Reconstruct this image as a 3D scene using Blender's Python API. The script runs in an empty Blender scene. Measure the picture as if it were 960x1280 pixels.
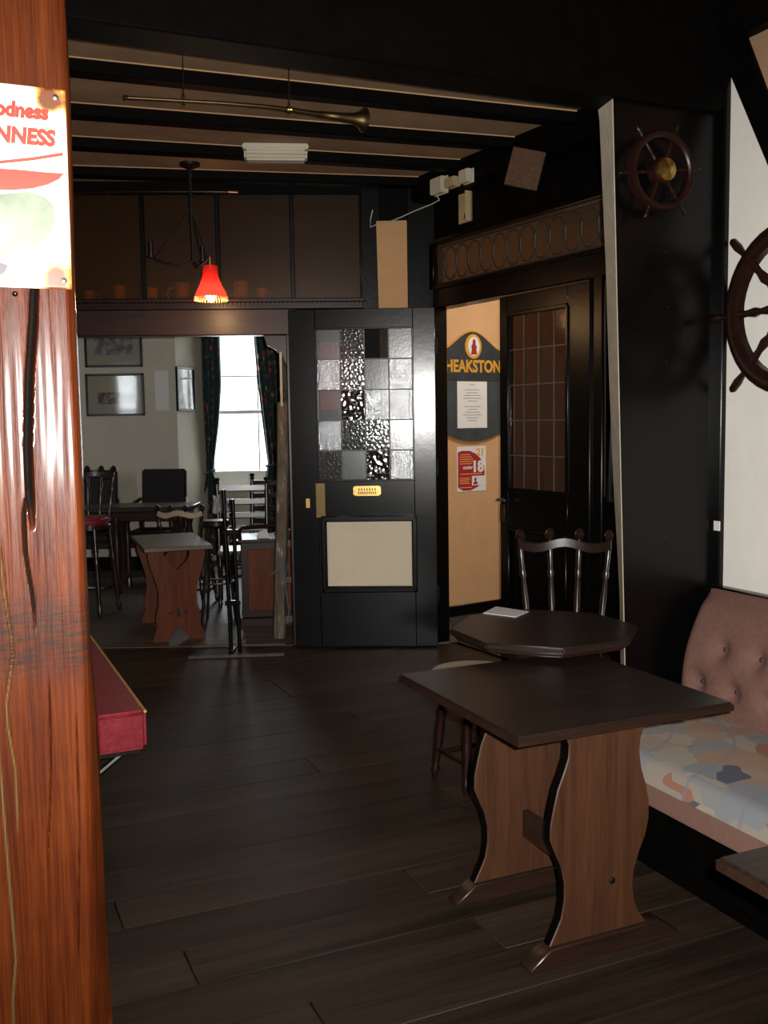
import bpy, bmesh, math, random
from mathutils import Vector, Matrix
random.seed(7)
SC = bpy.context.scene
COL = SC.collection
PI = math.pi
# ------------------------------------------------------------------ camera
FPX, CAMH, ROLL = 1245.0, 1.45, 0.015
PITCH = math.atan(115.0 / FPX)
_F = Vector((0, math.cos(PITCH), -math.sin(PITCH)))
_U0 = Vector((0, math.sin(PITCH), math.cos(PITCH)))
_R0 = Vector((1, 0, 0))
_R = _R0 * math.cos(ROLL) - _U0 * math.sin(ROLL)
_U = _R0 * math.sin(ROLL) + _U0 * math.cos(ROLL)
EYE = Vector((0, 0, CAMH))
cd = bpy.data.cameras.new('camera')
cam = bpy.data.objects.new('camera', cd)
COL.objects.link(cam)
cd.sensor_fit = 'VERTICAL'
cd.sensor_height = 36.0
cd.lens = 36.0 * FPX / 1280.0
cd.clip_start = 0.05
m = Matrix((_R, _U, -_F)).transposed().to_4x4()
m.translation = EYE
cam.matrix_world = m
SC.camera = cam
# ------------------------------------------------------------------ exposure, world, lights
vs = SC.view_settings
vs.view_transform = 'Standard'
vs.look = 'None'
vs.gamma = 1.0
vs.use_curve_mapping = False
vs.exposure = 0.0
W = bpy.data.worlds.new('overcast_sky')
SC.world = W
W.use_nodes = True
W.node_tree.nodes['Background'].inputs[0].default_value = (0.93, 0.97, 1.0, 1)
W.node_tree.nodes['Background'].inputs[1].default_value = 4.0


def light(name, kind, loc, energy, color=(1, 1, 1), target=None, **kw):
    l = bpy.data.lights.new(name, kind)
    l.energy = energy
    l.color = color
    for k, v in kw.items():
        setattr(l, k, v)
    o = bpy.data.objects.new(name, l)
    o.location = loc
    if target is not None:
        o.rotation_euler = (Vector(target) - Vector(loc)).to_track_quat('-Z', 'Y').to_euler()
    COL.objects.link(o)
    return o


# the photographer's on-camera flash
light('camera_flash', 'SPOT', (0.05, 0.02, 1.475), 560, (1, 0.97, 0.93), (0.20, 6.3, 1.05),
      spot_size=math.radians(96), spot_blend=1.0, shadow_soft_size=0.012)
# daylight at the window of the far room
light('far_window_daylight', 'AREA', (-1.33, 10.75, 1.75), 48, (0.95, 0.98, 1.0), (-1.5, 7.5, 0.9),
      shape='RECTANGLE', size=0.9, size_y=1.8)
# daylight at the side window of the far room
light('side_window_daylight', 'AREA', (-3.40, 5.98, 1.65), 15, (0.96, 0.98, 1.0), (-2.7, 9.8, 1.35),
      shape='RECTANGLE', size=0.32, size_y=1.2)
# unseen light added to brighten the entrance lobby (fitting built further down)
light('added_lobby_light', 'AREA', (1.62, 6.25, 2.80), 22, (1.0, 0.95, 0.86), (1.1, 6.75, 1.0),
      shape='DISK', size=0.34)

# ------------------------------------------------------------------ geometry helpers
def ray(px, py):
    return _F * FPX + _R * (px - 480.0) + _U * (640.0 - py)


def PZ(px, py, z):
    d = ray(px, py)
    return EYE + d * ((z - CAMH) / d.z)


def PD(px, py, y):
    d = ray(px, py)
    return EYE + d * (y / d.y)


class Pl:
    """a vertical plane: o a floor point, d a direction to the right; n points away from the camera"""
    def __init__(s, o, d):
        s.o = Vector((o[0], o[1])); s.d = Vector((d[0], d[1])).normalized()
        s.n = Vector((-s.d.y, s.d.x)); s.ang = math.atan2(s.d.y, s.d.x)

    def hit(s, px, py, off=0.0):
        r = ray(px, py)
        o = s.o + s.n * off
        t = (o - Vector((0, 0))).dot(s.n) / (r.x * s.n.x + r.y * s.n.y)
        p = EYE + r * t
        return (Vector((p.x, p.y)) - s.o).dot(s.d), p.z

    def rect(s, x0, y0, x1, y1, off=0.0):
        xm, ym = (x0 + x1) / 2, (y0 + y1) / 2
        return s.hit(x0, ym, off)[0], s.hit(x1, ym, off)[0], s.hit(xm, y1, off)[1], s.hit(xm, y0, off)[1]

    def w(s, a, b, z):
        p = s.o + s.d * a + s.n * b
        return Vector((p.x, p.y, z))


ANG = math.radians(24)
EX = Vector((math.cos(ANG), math.sin(ANG)))
EY = Vector((-math.sin(ANG), math.cos(ANG)))


def UV(u, v, z=0.0):
    p = EX * u + EY * v
    return Vector((p.x, p.y, z))


def uv_of(p):
    q = Vector((p[0], p[1]))
    return q.dot(EX), q.dot(EY)


class MB:
    def __init__(s):
        s.v = []; s.f = []

    def add(s, vs_, fs):
        n = len(s.v)
        s.v += [tuple(v) for v in vs_]
        s.f += [tuple(i + n for i in f) for f in fs]
        return s

    def box(s, x0, x1, y0, y1, z0, z1):
        if x0 > x1: x0, x1 = x1, x0
        if y0 > y1: y0, y1 = y1, y0
        if z0 > z1: z0, z1 = z1, z0
        return s.add([(x0, y0, z0), (x1, y0, z0), (x1, y1, z0), (x0, y1, z0), (x0, y0, z1), (x1, y0, z1), (x1, y1, z1), (x0, y1, z1)],
                     [(0, 3, 2, 1), (4, 5, 6, 7), (0, 1, 5, 4), (1, 2, 6, 5), (2, 3, 7, 6), (3, 0, 4, 7)])

    def hexa(s, p):
        """eight corners, bottom four then top four, each counter-clockwise from above"""
        return s.add(p, [(0, 3, 2, 1), (4, 5, 6, 7), (0, 1, 5, 4), (1, 2, 6, 5), (2, 3, 7, 6), (3, 0, 4, 7)])

    def prism(s, pts, y0, y1):
        """polygon in x,z extruded along y"""
        n = len(pts)
        a = sum(pts[i][0] * pts[(i + 1) % n][1] - pts[(i + 1) % n][0] * pts[i][1] for i in range(n))
        if a < 0: pts = pts[::-1]
        vs_ = [(x, y0, z) for x, z in pts] + [(x, y1, z) for x, z in pts]
        fs = [tuple(range(n)), tuple(range(2 * n - 1, n - 1, -1))]
        fs += [(i, i + n, (i + 1) % n + n, (i + 1) % n) for i in range(n)]
        return s.add(vs_, fs)

    def flat(s, pts, z0, z1):
        """polygon in x,y extruded along z"""
        n = len(pts)
        a = sum(pts[i][0] * pts[(i + 1) % n][1] - pts[(i + 1) % n][0] * pts[i][1] for i in range(n))
        if a < 0: pts = pts[::-1]
        vs_ = [(x, y, z0) for x, y in pts] + [(x, y, z1) for x, y in pts]
        fs = [tuple(range(n - 1, -1, -1)), tuple(range(n, 2 * n))]
        fs += [(i, (i + 1) % n, (i + 1) % n + n, i + n) for i in range(n)]
        return s.add(vs_, fs)

    def tube(s, pts, r, seg=8, caps=True, closed=False):
        pts = [Vector(p) for p in pts]
        n = len(pts)
        rs = r if isinstance(r, (list, tuple)) else [r] * n
        ref = Vector((0, 0, 1))
        vs_, fs = [], []
        for i, p in enumerate(pts):
            if closed:
                t = pts[(i + 1) % n] - pts[i - 1]
            else:
                t = pts[min(i + 1, n - 1)] - pts[max(i - 1, 0)]
            t.normalize()
            rr = ref if abs(t.dot(ref)) < 0.95 else Vector((0, 1, 0))
            a = t.cross(rr).normalized(); b = t.cross(a).normalized()
            for k in range(seg):
                th = 2 * PI * k / seg
                vs_.append(p + a * (rs[i] * math.cos(th)) + b * (rs[i] * math.sin(th)))
        for i in range(n if closed else n - 1):
            j = (i + 1) % n
            for k in range(seg):
                k2 = (k + 1) % seg
                fs.append((i * seg + k, j * seg + k, j * seg + k2, i * seg + k2))
        if caps and not closed:
            fs.append(tuple(range(seg)))
            fs.append(tuple(range(n * seg - 1, (n - 1) * seg - 1, -1)))
        return s.add(vs_, fs)

    def lathe(s, prof, a, b, seg=12):
        """profile [(t, r)] turned about the line from a to b (t from 0 to 1)"""
        a = Vector(a); b = Vector(b)
        pts = [a.lerp(b, t) for t, r in prof]
        t = (b - a).normalized()
        rr = Vector((0, 0, 1)) if abs(t.z) < 0.95 else Vector((0, 1, 0))
        e1 = t.cross(rr).normalized(); e2 = t.cross(e1).normalized()
        vs_, fs = [], []
        for p, (q, r) in zip(pts, prof):
            for k in range(seg):
                th = 2 * PI * k / seg
                vs_.append(p + e1 * (r * math.cos(th)) + e2 * (r * math.sin(th)))
        n = len(prof)
        for i in range(n - 1):
            for k in range(seg):
                k2 = (k + 1) % seg
                fs.append((i * seg + k, (i + 1) * seg + k, (i + 1) * seg + k2, i * seg + k2))
        fs.append(tuple(range(seg)))
        fs.append(tuple(range(n * seg - 1, (n - 1) * seg - 1, -1)))
        return s.add(vs_, fs)

    def mesh(s, name, bevel=0.0, smooth=True, segs=1):
        me = bpy.data.meshes.new(name)
        me.from_pydata(s.v, [], s.f)
        bm = bmesh.new(); bm.from_mesh(me)
        bmesh.ops.recalc_face_normals(bm, faces=bm.faces)
        if bevel > 0:
            ed = [e for e in bm.edges if len(e.link_faces) == 2 and e.calc_face_angle(0) > 0.6]
            bmesh.ops.bevel(bm, geom=ed, offset=bevel, segments=segs, affect='EDGES', clamp_overlap=True)
        bm.to_mesh(me); bm.free()
        if smooth:
            me.shade_smooth() if hasattr(me, 'shade_smooth') else None
            for p in me.polygons: p.use_smooth = True
            me.set_sharp_from_angle(angle=math.radians(38))
        return me


def link(name, me, mat=None, parent=None):
    o = bpy.data.objects.new(name, me)
    COL.objects.link(o)
    if mat is not None and me is not None:
        if not me.materials:
            me.materials.append(mat)
    if parent is not None: o.parent = parent
    return o


def mk(name, mb, mat, parent=None, bevel=0.0, segs=1, smooth=True):
    return link(name, mb.mesh(name, bevel, smooth, segs), mat, parent)


def tag(o, label, cat, group=None, kind=None):
    o['label'] = label; o['category'] = cat
    if group: o['group'] = group
    if kind: o['kind'] = kind
    return o


def empty(name, loc=(0, 0, 0), rz=0.0, label=None, cat=None, group=None, kind=None):
    o = bpy.data.objects.new(name, None)
    o.empty_display_size = 0.1
    o.location = loc; o.rotation_euler = (0, 0, rz)
    COL.objects.link(o)
    if label: tag(o, label, cat, group, kind)
    return o


def on_plane(pl, name, label, cat, group=None, kind=None):
    return empty(name, (pl.o.x, pl.o.y, 0), pl.ang, label, cat, group, kind)


def copy_tree(o, parent=None):
    c = o.copy(); COL.objects.link(c)
    if parent is not None: c.parent = parent
    for ch in list(o.children): copy_tree(ch, c)
    return c


def text_mesh(s, size, bold=0.0, depth=0.0006, align='CENTER', shear=0.0, sx=1.0):
    cu = bpy.data.curves.new('lettering', 'FONT')
    cu.body = s; cu.size = size; cu.align_x = align; cu.offset = bold; cu.extrude = depth; cu.shear = shear
    cu.resolution_u = 4
    ob = bpy.data.objects.new('lettering', cu)
    COL.objects.link(ob)
    dg = bpy.context.evaluated_depsgraph_get()
    me = bpy.data.meshes.new_from_object(ob.evaluated_get(dg))
    COL.objects.unlink(ob); bpy.data.objects.remove(ob); bpy.data.curves.remove(cu)
    # stand it up: x right, z up, facing -y
    me.transform(Matrix.Rotation(PI / 2, 4, 'X') @ Matrix.Diagonal((sx, 1, 1, 1)))
    return me


# ------------------------------------------------------------------ materials
class NT:
    def __init__(s, name):
        s.m = bpy.data.materials.new(name); s.m.use_nodes = True
        s.t = s.m.node_tree; s.b = s.t.nodes['Principled BSDF']; s.out = s.t.nodes['Material Output']

    def n(s, typ, **kw):
        nd = s.t.nodes.new(typ)
        for k, v in kw.items(): setattr(nd, k, v)
        return nd

    def l(s, a, b): s.t.links.new(a, b)

    def coord(s, scale=(1, 1, 1), out='Object'):
        tc = s.n('ShaderNodeTexCoord'); mp = s.n('ShaderNodeMapping')
        mp.inputs['Scale'].default_value = scale
        s.l(tc.outputs[out], mp.inputs['Vector'])
        return mp.outputs['Vector']

    def noise(s, vec, scale, detail=4, rough=0.55, dist=0.0):
        nd = s.n('ShaderNodeTexNoise')
        nd.inputs['Scale'].default_value = scale; nd.inputs['Detail'].default_value = detail
        nd.inputs['Roughness'].default_value = rough; nd.inputs['Distortion'].default_value = dist
        s.l(vec, nd.inputs['Vector'])
        return nd.outputs['Fac']

    def ramp(s, fac, stops, interp='LINEAR'):
        r = s.n('ShaderNodeValToRGB'); r.color_ramp.interpolation = interp
        e = r.color_ramp.elements
        while len(e) < len(stops): e.new(0.5)
        for i, (p, c) in enumerate(stops):
            e[i].position = p; e[i].color = (*c, 1) if len(c) == 3 else c
        s.l(fac, r.inputs['Fac'])
        return r.outputs['Color']

    def mix(s, fac, a, b, mode='MIX'):
        mx = s.n('ShaderNodeMix', data_type='RGBA', blend_type=mode)
        for sock, val in ((mx.inputs[0], fac), (mx.inputs[6], a), (mx.inputs[7], b)):
            if isinstance(val, (int, float)): sock.default_value = val
            elif isinstance(val, tuple): sock.default_value = (*val, 1)
            else: s.l(val, sock)
        return mx.outputs[2]

    def bump(s, h, strength=0.3, dist=0.01):
        bp = s.n('ShaderNodeBump')
        bp.inputs['Strength'].default_value = strength; bp.inputs['Distance'].default_value = dist
        s.l(h, bp.inputs['Height']); s.l(bp.outputs['Normal'], s.b.inputs['Normal'])
        return bp

    def set(s, **kw):
        for k, v in kw.items():
            key = k.replace('_', ' ')
            sk = s.b.inputs[key]
            if hasattr(v, 'is_output'): s.l(v, sk)
            elif isinstance(v, tuple) and len(v) == 3: sk.default_value = (*v, 1)
            else: sk.default_value = v
        return s


def mul(c, k): return tuple(x * k for x in c)


def m_paint(name, col, rough=0.3, var=0.25, bump=0.15, scale=9.0, spec=0.5):
    t = NT(name); v = t.coord()
    f = t.noise(v, scale, 5)
    t.set(Base_Color=t.ramp(f, [(0.3, mul(col, 1 - var)), (0.7, mul(col, 1 + var))]), Roughness=rough)
    t.b.inputs['Specular IOR Level'].default_value = spec
    if bump: t.bump(t.noise(v, scale * 3, 3), bump, 0.004)
    return t.m


def m_wood(name, dark, light_, axis=0, scale=14.0, rough=0.35, bump=0.15, rnd=0.0, coat=0.0, stretch=0.06, spec=0.5):
    t = NT(name)
    sc = [1, 1, 1]; sc[axis] = stretch
    tc = t.n('ShaderNodeTexCoord'); mp = t.n('ShaderNodeMapping')
    mp.inputs['Scale'].default_value = sc
    oi = t.n('ShaderNodeObjectInfo')
    va = t.n('ShaderNodeVectorMath', operation='ADD')
    ml = t.n('ShaderNodeVectorMath', operation='SCALE'); ml.inputs[3].default_value = 7.3
    cx = t.n('ShaderNodeCombineXYZ')
    for i in range(3): t.l(oi.outputs['Random'], cx.inputs[i])
    t.l(cx.outputs[0], ml.inputs[0]); t.l(tc.outputs['Object'], va.inputs[0]); t.l(ml.outputs[0], va.inputs[1])
    t.l(va.outputs[0], mp.inputs['Vector'])
    f = t.noise(mp.outputs[0], scale, 6, 0.62, 0.8)
    f2 = t.noise(mp.outputs[0], scale * 7, 3, 0.6)
    c = t.ramp(f, [(0.28, dark), (0.5, mul(tuple((a + b) / 2 for a, b in zip(dark, light_)), 1)), (0.72, light_)])
    c = t.mix(0.35, c, t.ramp(f2, [(0.3, mul(dark, 0.6)), (0.7, light_)]), 'MIX')
    if rnd:
        hs = t.n('ShaderNodeHueSaturation')
        mr = t.n('ShaderNodeMapRange'); mr.inputs[3].default_value = 1 - rnd; mr.inputs[4].default_value = 1 + rnd
        t.l(oi.outputs['Random'], mr.inputs[0]); t.l(mr.outputs[0], hs.inputs['Value']); t.l(c, hs.inputs['Color'])
        c = hs.outputs[0]
    t.set(Base_Color=c, Roughness=rough)
    t.b.inputs['Specular IOR Level'].default_value = spec
    if coat: t.b.inputs['Coat Weight'].default_value = coat; t.b.inputs['Coat Roughness'].default_value = 0.12
    if bump: t.bump(f2, bump, 0.003)
    return t.m


def m_metal(name, col, rough=0.3, var=0.2):
    t = NT(name); v = t.coord()
    f = t.noise(v, 20, 4)
    t.set(Base_Color=t.ramp(f, [(0.3, mul(col, 1 - var)), (0.7, col)]), Metallic=1.0, Roughness=rough)
    return t.m


def m_emit(name, col, strength):
    t = NT(name); t.set(Base_Color=col, Emission_Color=col); t.b.inputs['Emission Strength'].default_value = strength
    return t.m


def m_glass(name, tint, gloss, rough, bump_scale, bump_str, voro=False, diff=0.06, dcol=(0.5, 0.52, 0.55)):
    """thin pane: see-through, with a bumpy gloss and a little dust"""
    t = NT(name)
    v = t.coord()
    tr = t.n('ShaderNodeBsdfTransparent'); tr.inputs[0].default_value = (*tint, 1)
    gl = t.n('ShaderNodeBsdfGlossy'); gl.inputs['Roughness'].default_value = rough; gl.inputs[0].default_value = (0.95, 0.95, 0.95, 1)
    df = t.n('ShaderNodeBsdfDiffuse'); df.inputs[0].default_value = (*dcol, 1)
    bp = t.n('ShaderNodeBump'); bp.inputs['Strength'].default_value = bump_str; bp.inputs['Distance'].default_value = 0.01
    if voro:
        vo = t.n('ShaderNodeTexVoronoi', feature='SMOOTH_F1'); vo.inputs['Scale'].default_value = bump_scale
        t.l(v, vo.inputs['Vector']); h = vo.outputs['Distance']
    else:
        h = t.noise(v, bump_scale, 2)
    t.l(h, bp.inputs['Height']); t.l(bp.outputs[0], gl.inputs['Normal'])
    a = t.n('ShaderNodeMixShader'); a.inputs[0].default_value = gloss
    b = t.n('ShaderNodeMixShader'); b.inputs[0].default_value = diff
    t.l(tr.outputs[0], b.inputs[1]); t.l(df.outputs[0], b.inputs[2])
    t.l(b.outputs[0], a.inputs[1]); t.l(gl.outputs[0], a.inputs[2])
    t.l(a.outputs[0], t.out.inputs['Surface'])
    return t.m


M = {}
M['black'] = m_paint('black_gloss_paint', (0.0018, 0.0016, 0.0016), 0.28, 0.3, 0.12, 12, 0.28)
M['black_matt'] = m_paint('black_timber_paint', (0.0018, 0.0015, 0.0013), 0.6, 0.4, 0.2, 12, 0.07)
M['door_black'] = m_paint('door_black_paint', (0.0038, 0.0042, 0.005), 0.19, 0.3, 0.05, 9, 0.5)
M['tan'] = m_paint('tan_plaster', (0.60, 0.35, 0.175), 0.8, 0.05, 0.1, 6, 0.2)
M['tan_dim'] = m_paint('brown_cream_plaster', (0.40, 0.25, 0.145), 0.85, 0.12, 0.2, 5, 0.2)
M['backing'] = m_paint('dark_olive_backing', (0.06, 0.045, 0.022), 0.8, 0.2, 0.1, 6, 0.2)
M['ceil'] = m_paint('smoke_stained_ceiling_plaster', (0.34, 0.22, 0.125), 0.85, 0.15, 0.3, 5, 0.2)
M['white_wall'] = m_paint('off_white_plaster', (0.84, 0.81, 0.73), 0.8, 0.04, 0.3, 6, 0.2)
M['strip_white'] = m_paint('cream_plaster_edge', (0.50, 0.44, 0.34), 0.8, 0.12, 0.4, 14, 0.2)
M['cream_wall'] = m_paint('cream_wall_paint', (0.55, 0.51, 0.41), 0.8, 0.05, 0.1, 4, 0.2)
M['cream_panel'] = m_paint('cream_door_panel', (0.80, 0.69, 0.51), 0.6, 0.04, 0.05, 7, 0.3)
M['floor'] = m_wood('dark_floorboards', (0.011, 0.0074, 0.0045), (0.050, 0.032, 0.020), 0, 9, 0.55, 0.2, 0.22, spec=0.16)
M['floor_base'] = m_paint('floor_dirt', (0.006, 0.005, 0.004), 0.8, 0.3, 0.1, 8, 0.2)
M['floor_far'] = m_wood('far_room_boards', (0.05, 0.038, 0.028), (0.12, 0.092, 0.066), 0, 9, 0.5, 0.2, 0.2)
M['floor_lobby'] = m_paint('lobby_mat', (0.05, 0.05, 0.045), 0.9, 0.3, 0.4, 30, 0.2)
M['post'] = None
M['table_top'] = m_wood('dark_table_top', (0.008, 0.0048, 0.0033), (0.026, 0.016, 0.011), 0, 12, 0.36, 0.12, 0.1, spec=0.4)
M['table_leg'] = m_wood('oak_brown_leg', (0.032, 0.011, 0.0045), (0.092, 0.034, 0.013), 2, 15, 0.5, 0.12, 0.05)
M['table_foot'] = m_wood('dark_foot_wood', (0.012, 0.006, 0.004), (0.036, 0.016, 0.010), 0, 15, 0.35, 0.12)
M['lintel'] = m_wood('red_brown_lintel', (0.012, 0.004, 0.0025), (0.045, 0.015, 0.008), 0, 16, 0.38, 0.05, spec=0.3)
M['far_leg'] = m_wood('orange_oak_leg', (0.06, 0.012, 0.004), (0.19, 0.045, 0.013), 2, 12, 0.5, 0.1, spec=0.2)
M['far_top'] = m_wood('worn_grey_table_top', (0.07, 0.05, 0.035), (0.20, 0.145, 0.10), 0, 9, 0.45, 0.1)
M['chair'] = m_wood('dark_chair_wood', (0.009, 0.005, 0.004), (0.030, 0.014, 0.009), 2, 20, 0.28, 0.05, coat=0.2)
M['chair_worn'] = m_wood('worn_pale_wood_edge', (0.30, 0.23, 0.15), (0.55, 0.45, 0.32), 0, 12, 0.5, 0.1)
M['mahogany'] = m_wood('mahogany', (0.008, 0.0026, 0.0018), (0.026, 0.008, 0.0045), 0, 16, 0.34, 0.05, spec=0.3)
M['brass'] = m_metal('old_brass', (0.70, 0.46, 0.14), 0.28)
M['dull_brass'] = m_metal('tarnished_brass', (0.16, 0.11, 0.05), 0.45)
M['copper'] = m_metal('copper', (0.60, 0.26, 0.13), 0.3)
M['iron'] = m_metal('dark_iron', (0.06, 0.06, 0.06), 0.45)
M['steel'] = m_metal('worn_steel', (0.22, 0.22, 0.21), 0.45)
M['base_bar'] = m_paint('scuffed_grey_bar', (0.10, 0.09, 0.075), 0.6, 0.2, 0.1, 9, 0.2)
M['lead'] = m_paint('lead_came', (0.10, 0.105, 0.10), 0.45, 0.2, 0.1, 20)
M['lead_dark'] = m_paint('dark_lead', (0.03, 0.028, 0.025), 0.5, 0.2, 0.1, 20)
M['white_plastic'] = m_paint('ivory_plastic', (0.62, 0.57, 0.44), 0.45, 0.05, 0.0, 6)
M['ivory_dim'] = m_paint('yellowed_plastic', (0.50, 0.38, 0.20), 0.5, 0.1, 0.0, 6)
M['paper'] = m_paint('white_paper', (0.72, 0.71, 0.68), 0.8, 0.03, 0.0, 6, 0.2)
M['ink_grey'] = m_paint('grey_print', (0.35, 0.35, 0.36), 0.8, 0.05, 0.0, 6, 0.2)
M['ink_red'] = m_paint('red_print', (0.36, 0.025, 0.03), 0.6, 0.05, 0.0, 6, 0.2)
M['notice_red'] = m_paint('bright_red_sheet', (0.95, 0.11, 0.11), 0.6, 0.05, 0.0, 6, 0.2)
M['ink_gold'] = m_paint('gold_print', (0.62, 0.30, 0.035), 0.5, 0.08, 0.0, 9, 0.3)
M['ink_orange'] = m_paint('orange_print', (0.80, 0.38, 0.10), 0.6, 0.05, 0.0, 6, 0.2)
M['slate'] = m_paint('blue_black_board', (0.030, 0.036, 0.040), 0.55, 0.25, 0.1, 10, 0.3)
M['slate2'] = m_paint('slate_grey_board', (0.048, 0.056, 0.060), 0.6, 0.25, 0.1, 10, 0.3)
M['sign_red'] = m_paint('sign_red_enamel', (0.75, 0.035, 0.02), 0.35, 0.05, 0.0, 6)
M['sign_black'] = m_paint('sign_dark_print', (0.03, 0.02, 0.02), 0.4, 0.1, 0.0, 6)
M['sign_green'] = m_paint('sign_grey_green', (0.16, 0.20, 0.13), 0.4, 0.45, 0.0, 14)
M['red_vinyl'] = None
M['red_cloth'] = m_paint('dark_red_cushion', (0.22, 0.012, 0.025), 0.6, 0.2, 0.2, 20, 0.3)
M['pink'] = m_paint('dusky_pink_velour', (0.19, 0.10, 0.078), 0.85, 0.10, 0.35, 60, 0.15)
M['pink_band'] = m_paint('pink_brown_band', (0.22, 0.12, 0.092), 0.8, 0.06, 0.2, 60, 0.15)
M['button'] = m_paint('plum_button', (0.06, 0.025, 0.025), 0.7, 0.1, 0.0, 30)
M['leather'] = m_paint('black_leather', (0.007, 0.005, 0.0045), 0.55, 0.3, 0.3, 25, 0.2)
M['frame_white'] = m_paint('white_window_paint', (0.80, 0.78, 0.72), 0.5, 0.03, 0.0, 6)
M['blue_string'] = m_paint('blue_string', (0.06, 0.22, 0.33), 0.6, 0.1, 0.0, 9)
M['cable'] = m_paint('white_cable', (0.55, 0.52, 0.45), 0.5, 0.05, 0.0, 9)
M['grille'] = m_paint('brown_speaker_cloth', (0.10, 0.052, 0.032), 0.85, 0.2, 0.5, 80, 0.15)
M['cloth_white'] = m_paint('white_cloth', (0.60, 0.62, 0.68), 0.85, 0.05, 0.2, 20, 0.15)
M['amber'] = m_glass('amber_glass', (0.80, 0.55, 0.24), 0.03, 0.25, 30, 0.02, diff=0.20, dcol=(0.07, 0.046, 0.018))
M['transom_glass'] = m_glass('brown_transom_glass', (0.45, 0.35, 0.24), 0.05, 0.2, 40, 0.1, diff=0.45, dcol=(0.14, 0.085, 0.048))
M['door2_glass'] = m_glass('brown_leaded_glass', (0.34, 0.26, 0.21), 0.06, 0.08, 18, 0.05, diff=0.22, dcol=(0.09, 0.055, 0.038))
M['clear_glass'] = m_glass('window_glass', (0.95, 0.97, 0.98), 0.05, 0.02, 5, 0.02, diff=0.0)
M['pic_glass'] = m_glass('picture_glass', (0.96, 0.96, 0.96), 0.03, 0.06, 5, 0.01, diff=0.0)
M['mount'] = m_paint('cream_mount', (0.38, 0.34, 0.26), 0.8, 0.05, 0.0, 6, 0.2)
G = [m_glass('plain_frosted_glass', (0.70, 0.73, 0.76), 0.05, 0.2, 60, 0.03, diff=0.12, dcol=(0.45, 0.48, 0.50)),
     m_glass('hammered_glass', (0.70, 0.73, 0.76), 0.30, 0.08, 66, 0.14, True, diff=0.12, dcol=(0.42, 0.45, 0.48)),
     m_glass('fine_rippled_glass', (0.70, 0.73, 0.76), 0.09, 0.10, 110, 0.2, diff=0.14, dcol=(0.42, 0.45, 0.48)),
     m_glass('bubbled_glass', (0.45, 0.48, 0.53), 0.45, 0.06, 38, 0.35, True, diff=0.02),
     m_glass('clear_flat_glass', (0.62, 0.64, 0.68), 0.16, 0.02, 8, 0.005, diff=0.05, dcol=(0.3, 0.33, 0.36))]


def m_redvinyl():
    t = NT('red_vinyl'); v = t.coord()
    f = t.noise(v, 22, 5, 0.6, 1.5)
    t.set(Base_Color=t.ramp(f, [(0.3, (0.20, 0.010, 0.018)), (0.7, (0.32, 0.022, 0.036))]), Roughness=0.42)
    t.bump(f, 0.22, 0.008)
    return t.m


M['red_vinyl'] = m_redvinyl()


def m_post():
    t = NT('varnished_orange_timber')
    v = t.coord((1, 1, 0.03)); v0 = t.coord()
    f = t.noise(v, 48, 7, 0.65, 1.2); f2 = t.noise(v, 260, 3, 0.6); f3 = t.noise(v0, 5, 3)
    c = t.ramp(f, [(0.27, (0.014, 0.0025, 0.001)), (0.48, (0.058, 0.010, 0.0018)), (0.72, (0.110, 0.024, 0.0035))])
    c = t.mix(0.35, c, t.ramp(f2, [(0.35, (0.022, 0.004, 0.001)), (0.65, (0.115, 0.026, 0.004))]))
    c = t.mix(t.ramp(f3, [(0.45, (0, 0, 0)), (0.75, (0.7, 0.7, 0.7))]), c, (0.030, 0.005, 0.002))
    at = t.n('ShaderNodeAttribute', attribute_name='filler')
    c = t.mix(at.outputs['Fac'], c, (0.10, 0.055, 0.022))
    ab = t.n('ShaderNodeAttribute', attribute_name='scorch')
    vw = t.coord((1, 1, 9)); fw = t.noise(vw, 26, 5, 0.7)
    mm = t.n('ShaderNodeMath', operation='MULTIPLY')
    rr = t.ramp(fw, [(0.42, (0.1, 0.1, 0.1)), (0.62, (0.95, 0.95, 0.95))])
    t.l(ab.outputs['Fac'], mm.inputs[0]); t.l(rr, mm.inputs[1])
    c = t.mix(mm.outputs[0], c, (0.016, 0.010, 0.008))
    ad = t.n('ShaderNodeAttribute', attribute_name='dirt')
    c = t.mix(ad.outputs['Fac'], c, (0.006, 0.004, 0.003))
    rg = t.n('ShaderNodeMapRange'); rg.inputs[3].default_value = 0.42; rg.inputs[4].default_value = 0.95
    t.l(ad.outputs['Fac'], rg.inputs[0])
    cw = t.n('ShaderNodeMapRange'); cw.inputs[3].default_value = 0.45; cw.inputs[4].default_value = 0.0
    t.l(ad.outputs['Fac'], cw.inputs[0]); t.l(cw.outputs[0], t.b.inputs['Coat Weight'])
    t.set(Base_Color=c, Roughness=rg.outputs[0])
    t.b.inputs['Coat Roughness'].default_value = 0.13
    t.b.inputs['Specular IOR Level'].default_value = 0.12
    t.bump(f2, 0.35, 0.004)
    return t.m


M['post'] = m_post()


def m_tin():
    t = NT('cream_enamel_tin')
    v = t.coord(); f = t.noise(v, 30, 5, 0.65)
    at = t.n('ShaderNodeAttribute', attribute_name='rust')
    mm = t.n('ShaderNodeMath', operation='MULTIPLY_ADD'); mm.inputs[1].default_value = 1.0
    mm.inputs[2].default_value = -0.5
    t.l(f, mm.inputs[0])
    ad = t.n('ShaderNodeMath', operation='ADD'); t.l(mm.outputs[0], ad.inputs[0]); t.l(at.outputs['Fac'], ad.inputs[1])
    c = t.ramp(ad.outputs[0], [(0.22, (0.78, 0.74, 0.60)), (0.4, (0.72, 0.58, 0.26)), (0.55, (0.40, 0.17, 0.03)), (0.75, (0.12, 0.035, 0.01))])
    t.set(Base_Color=c, Roughness=0.4)
    return t.m


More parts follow.
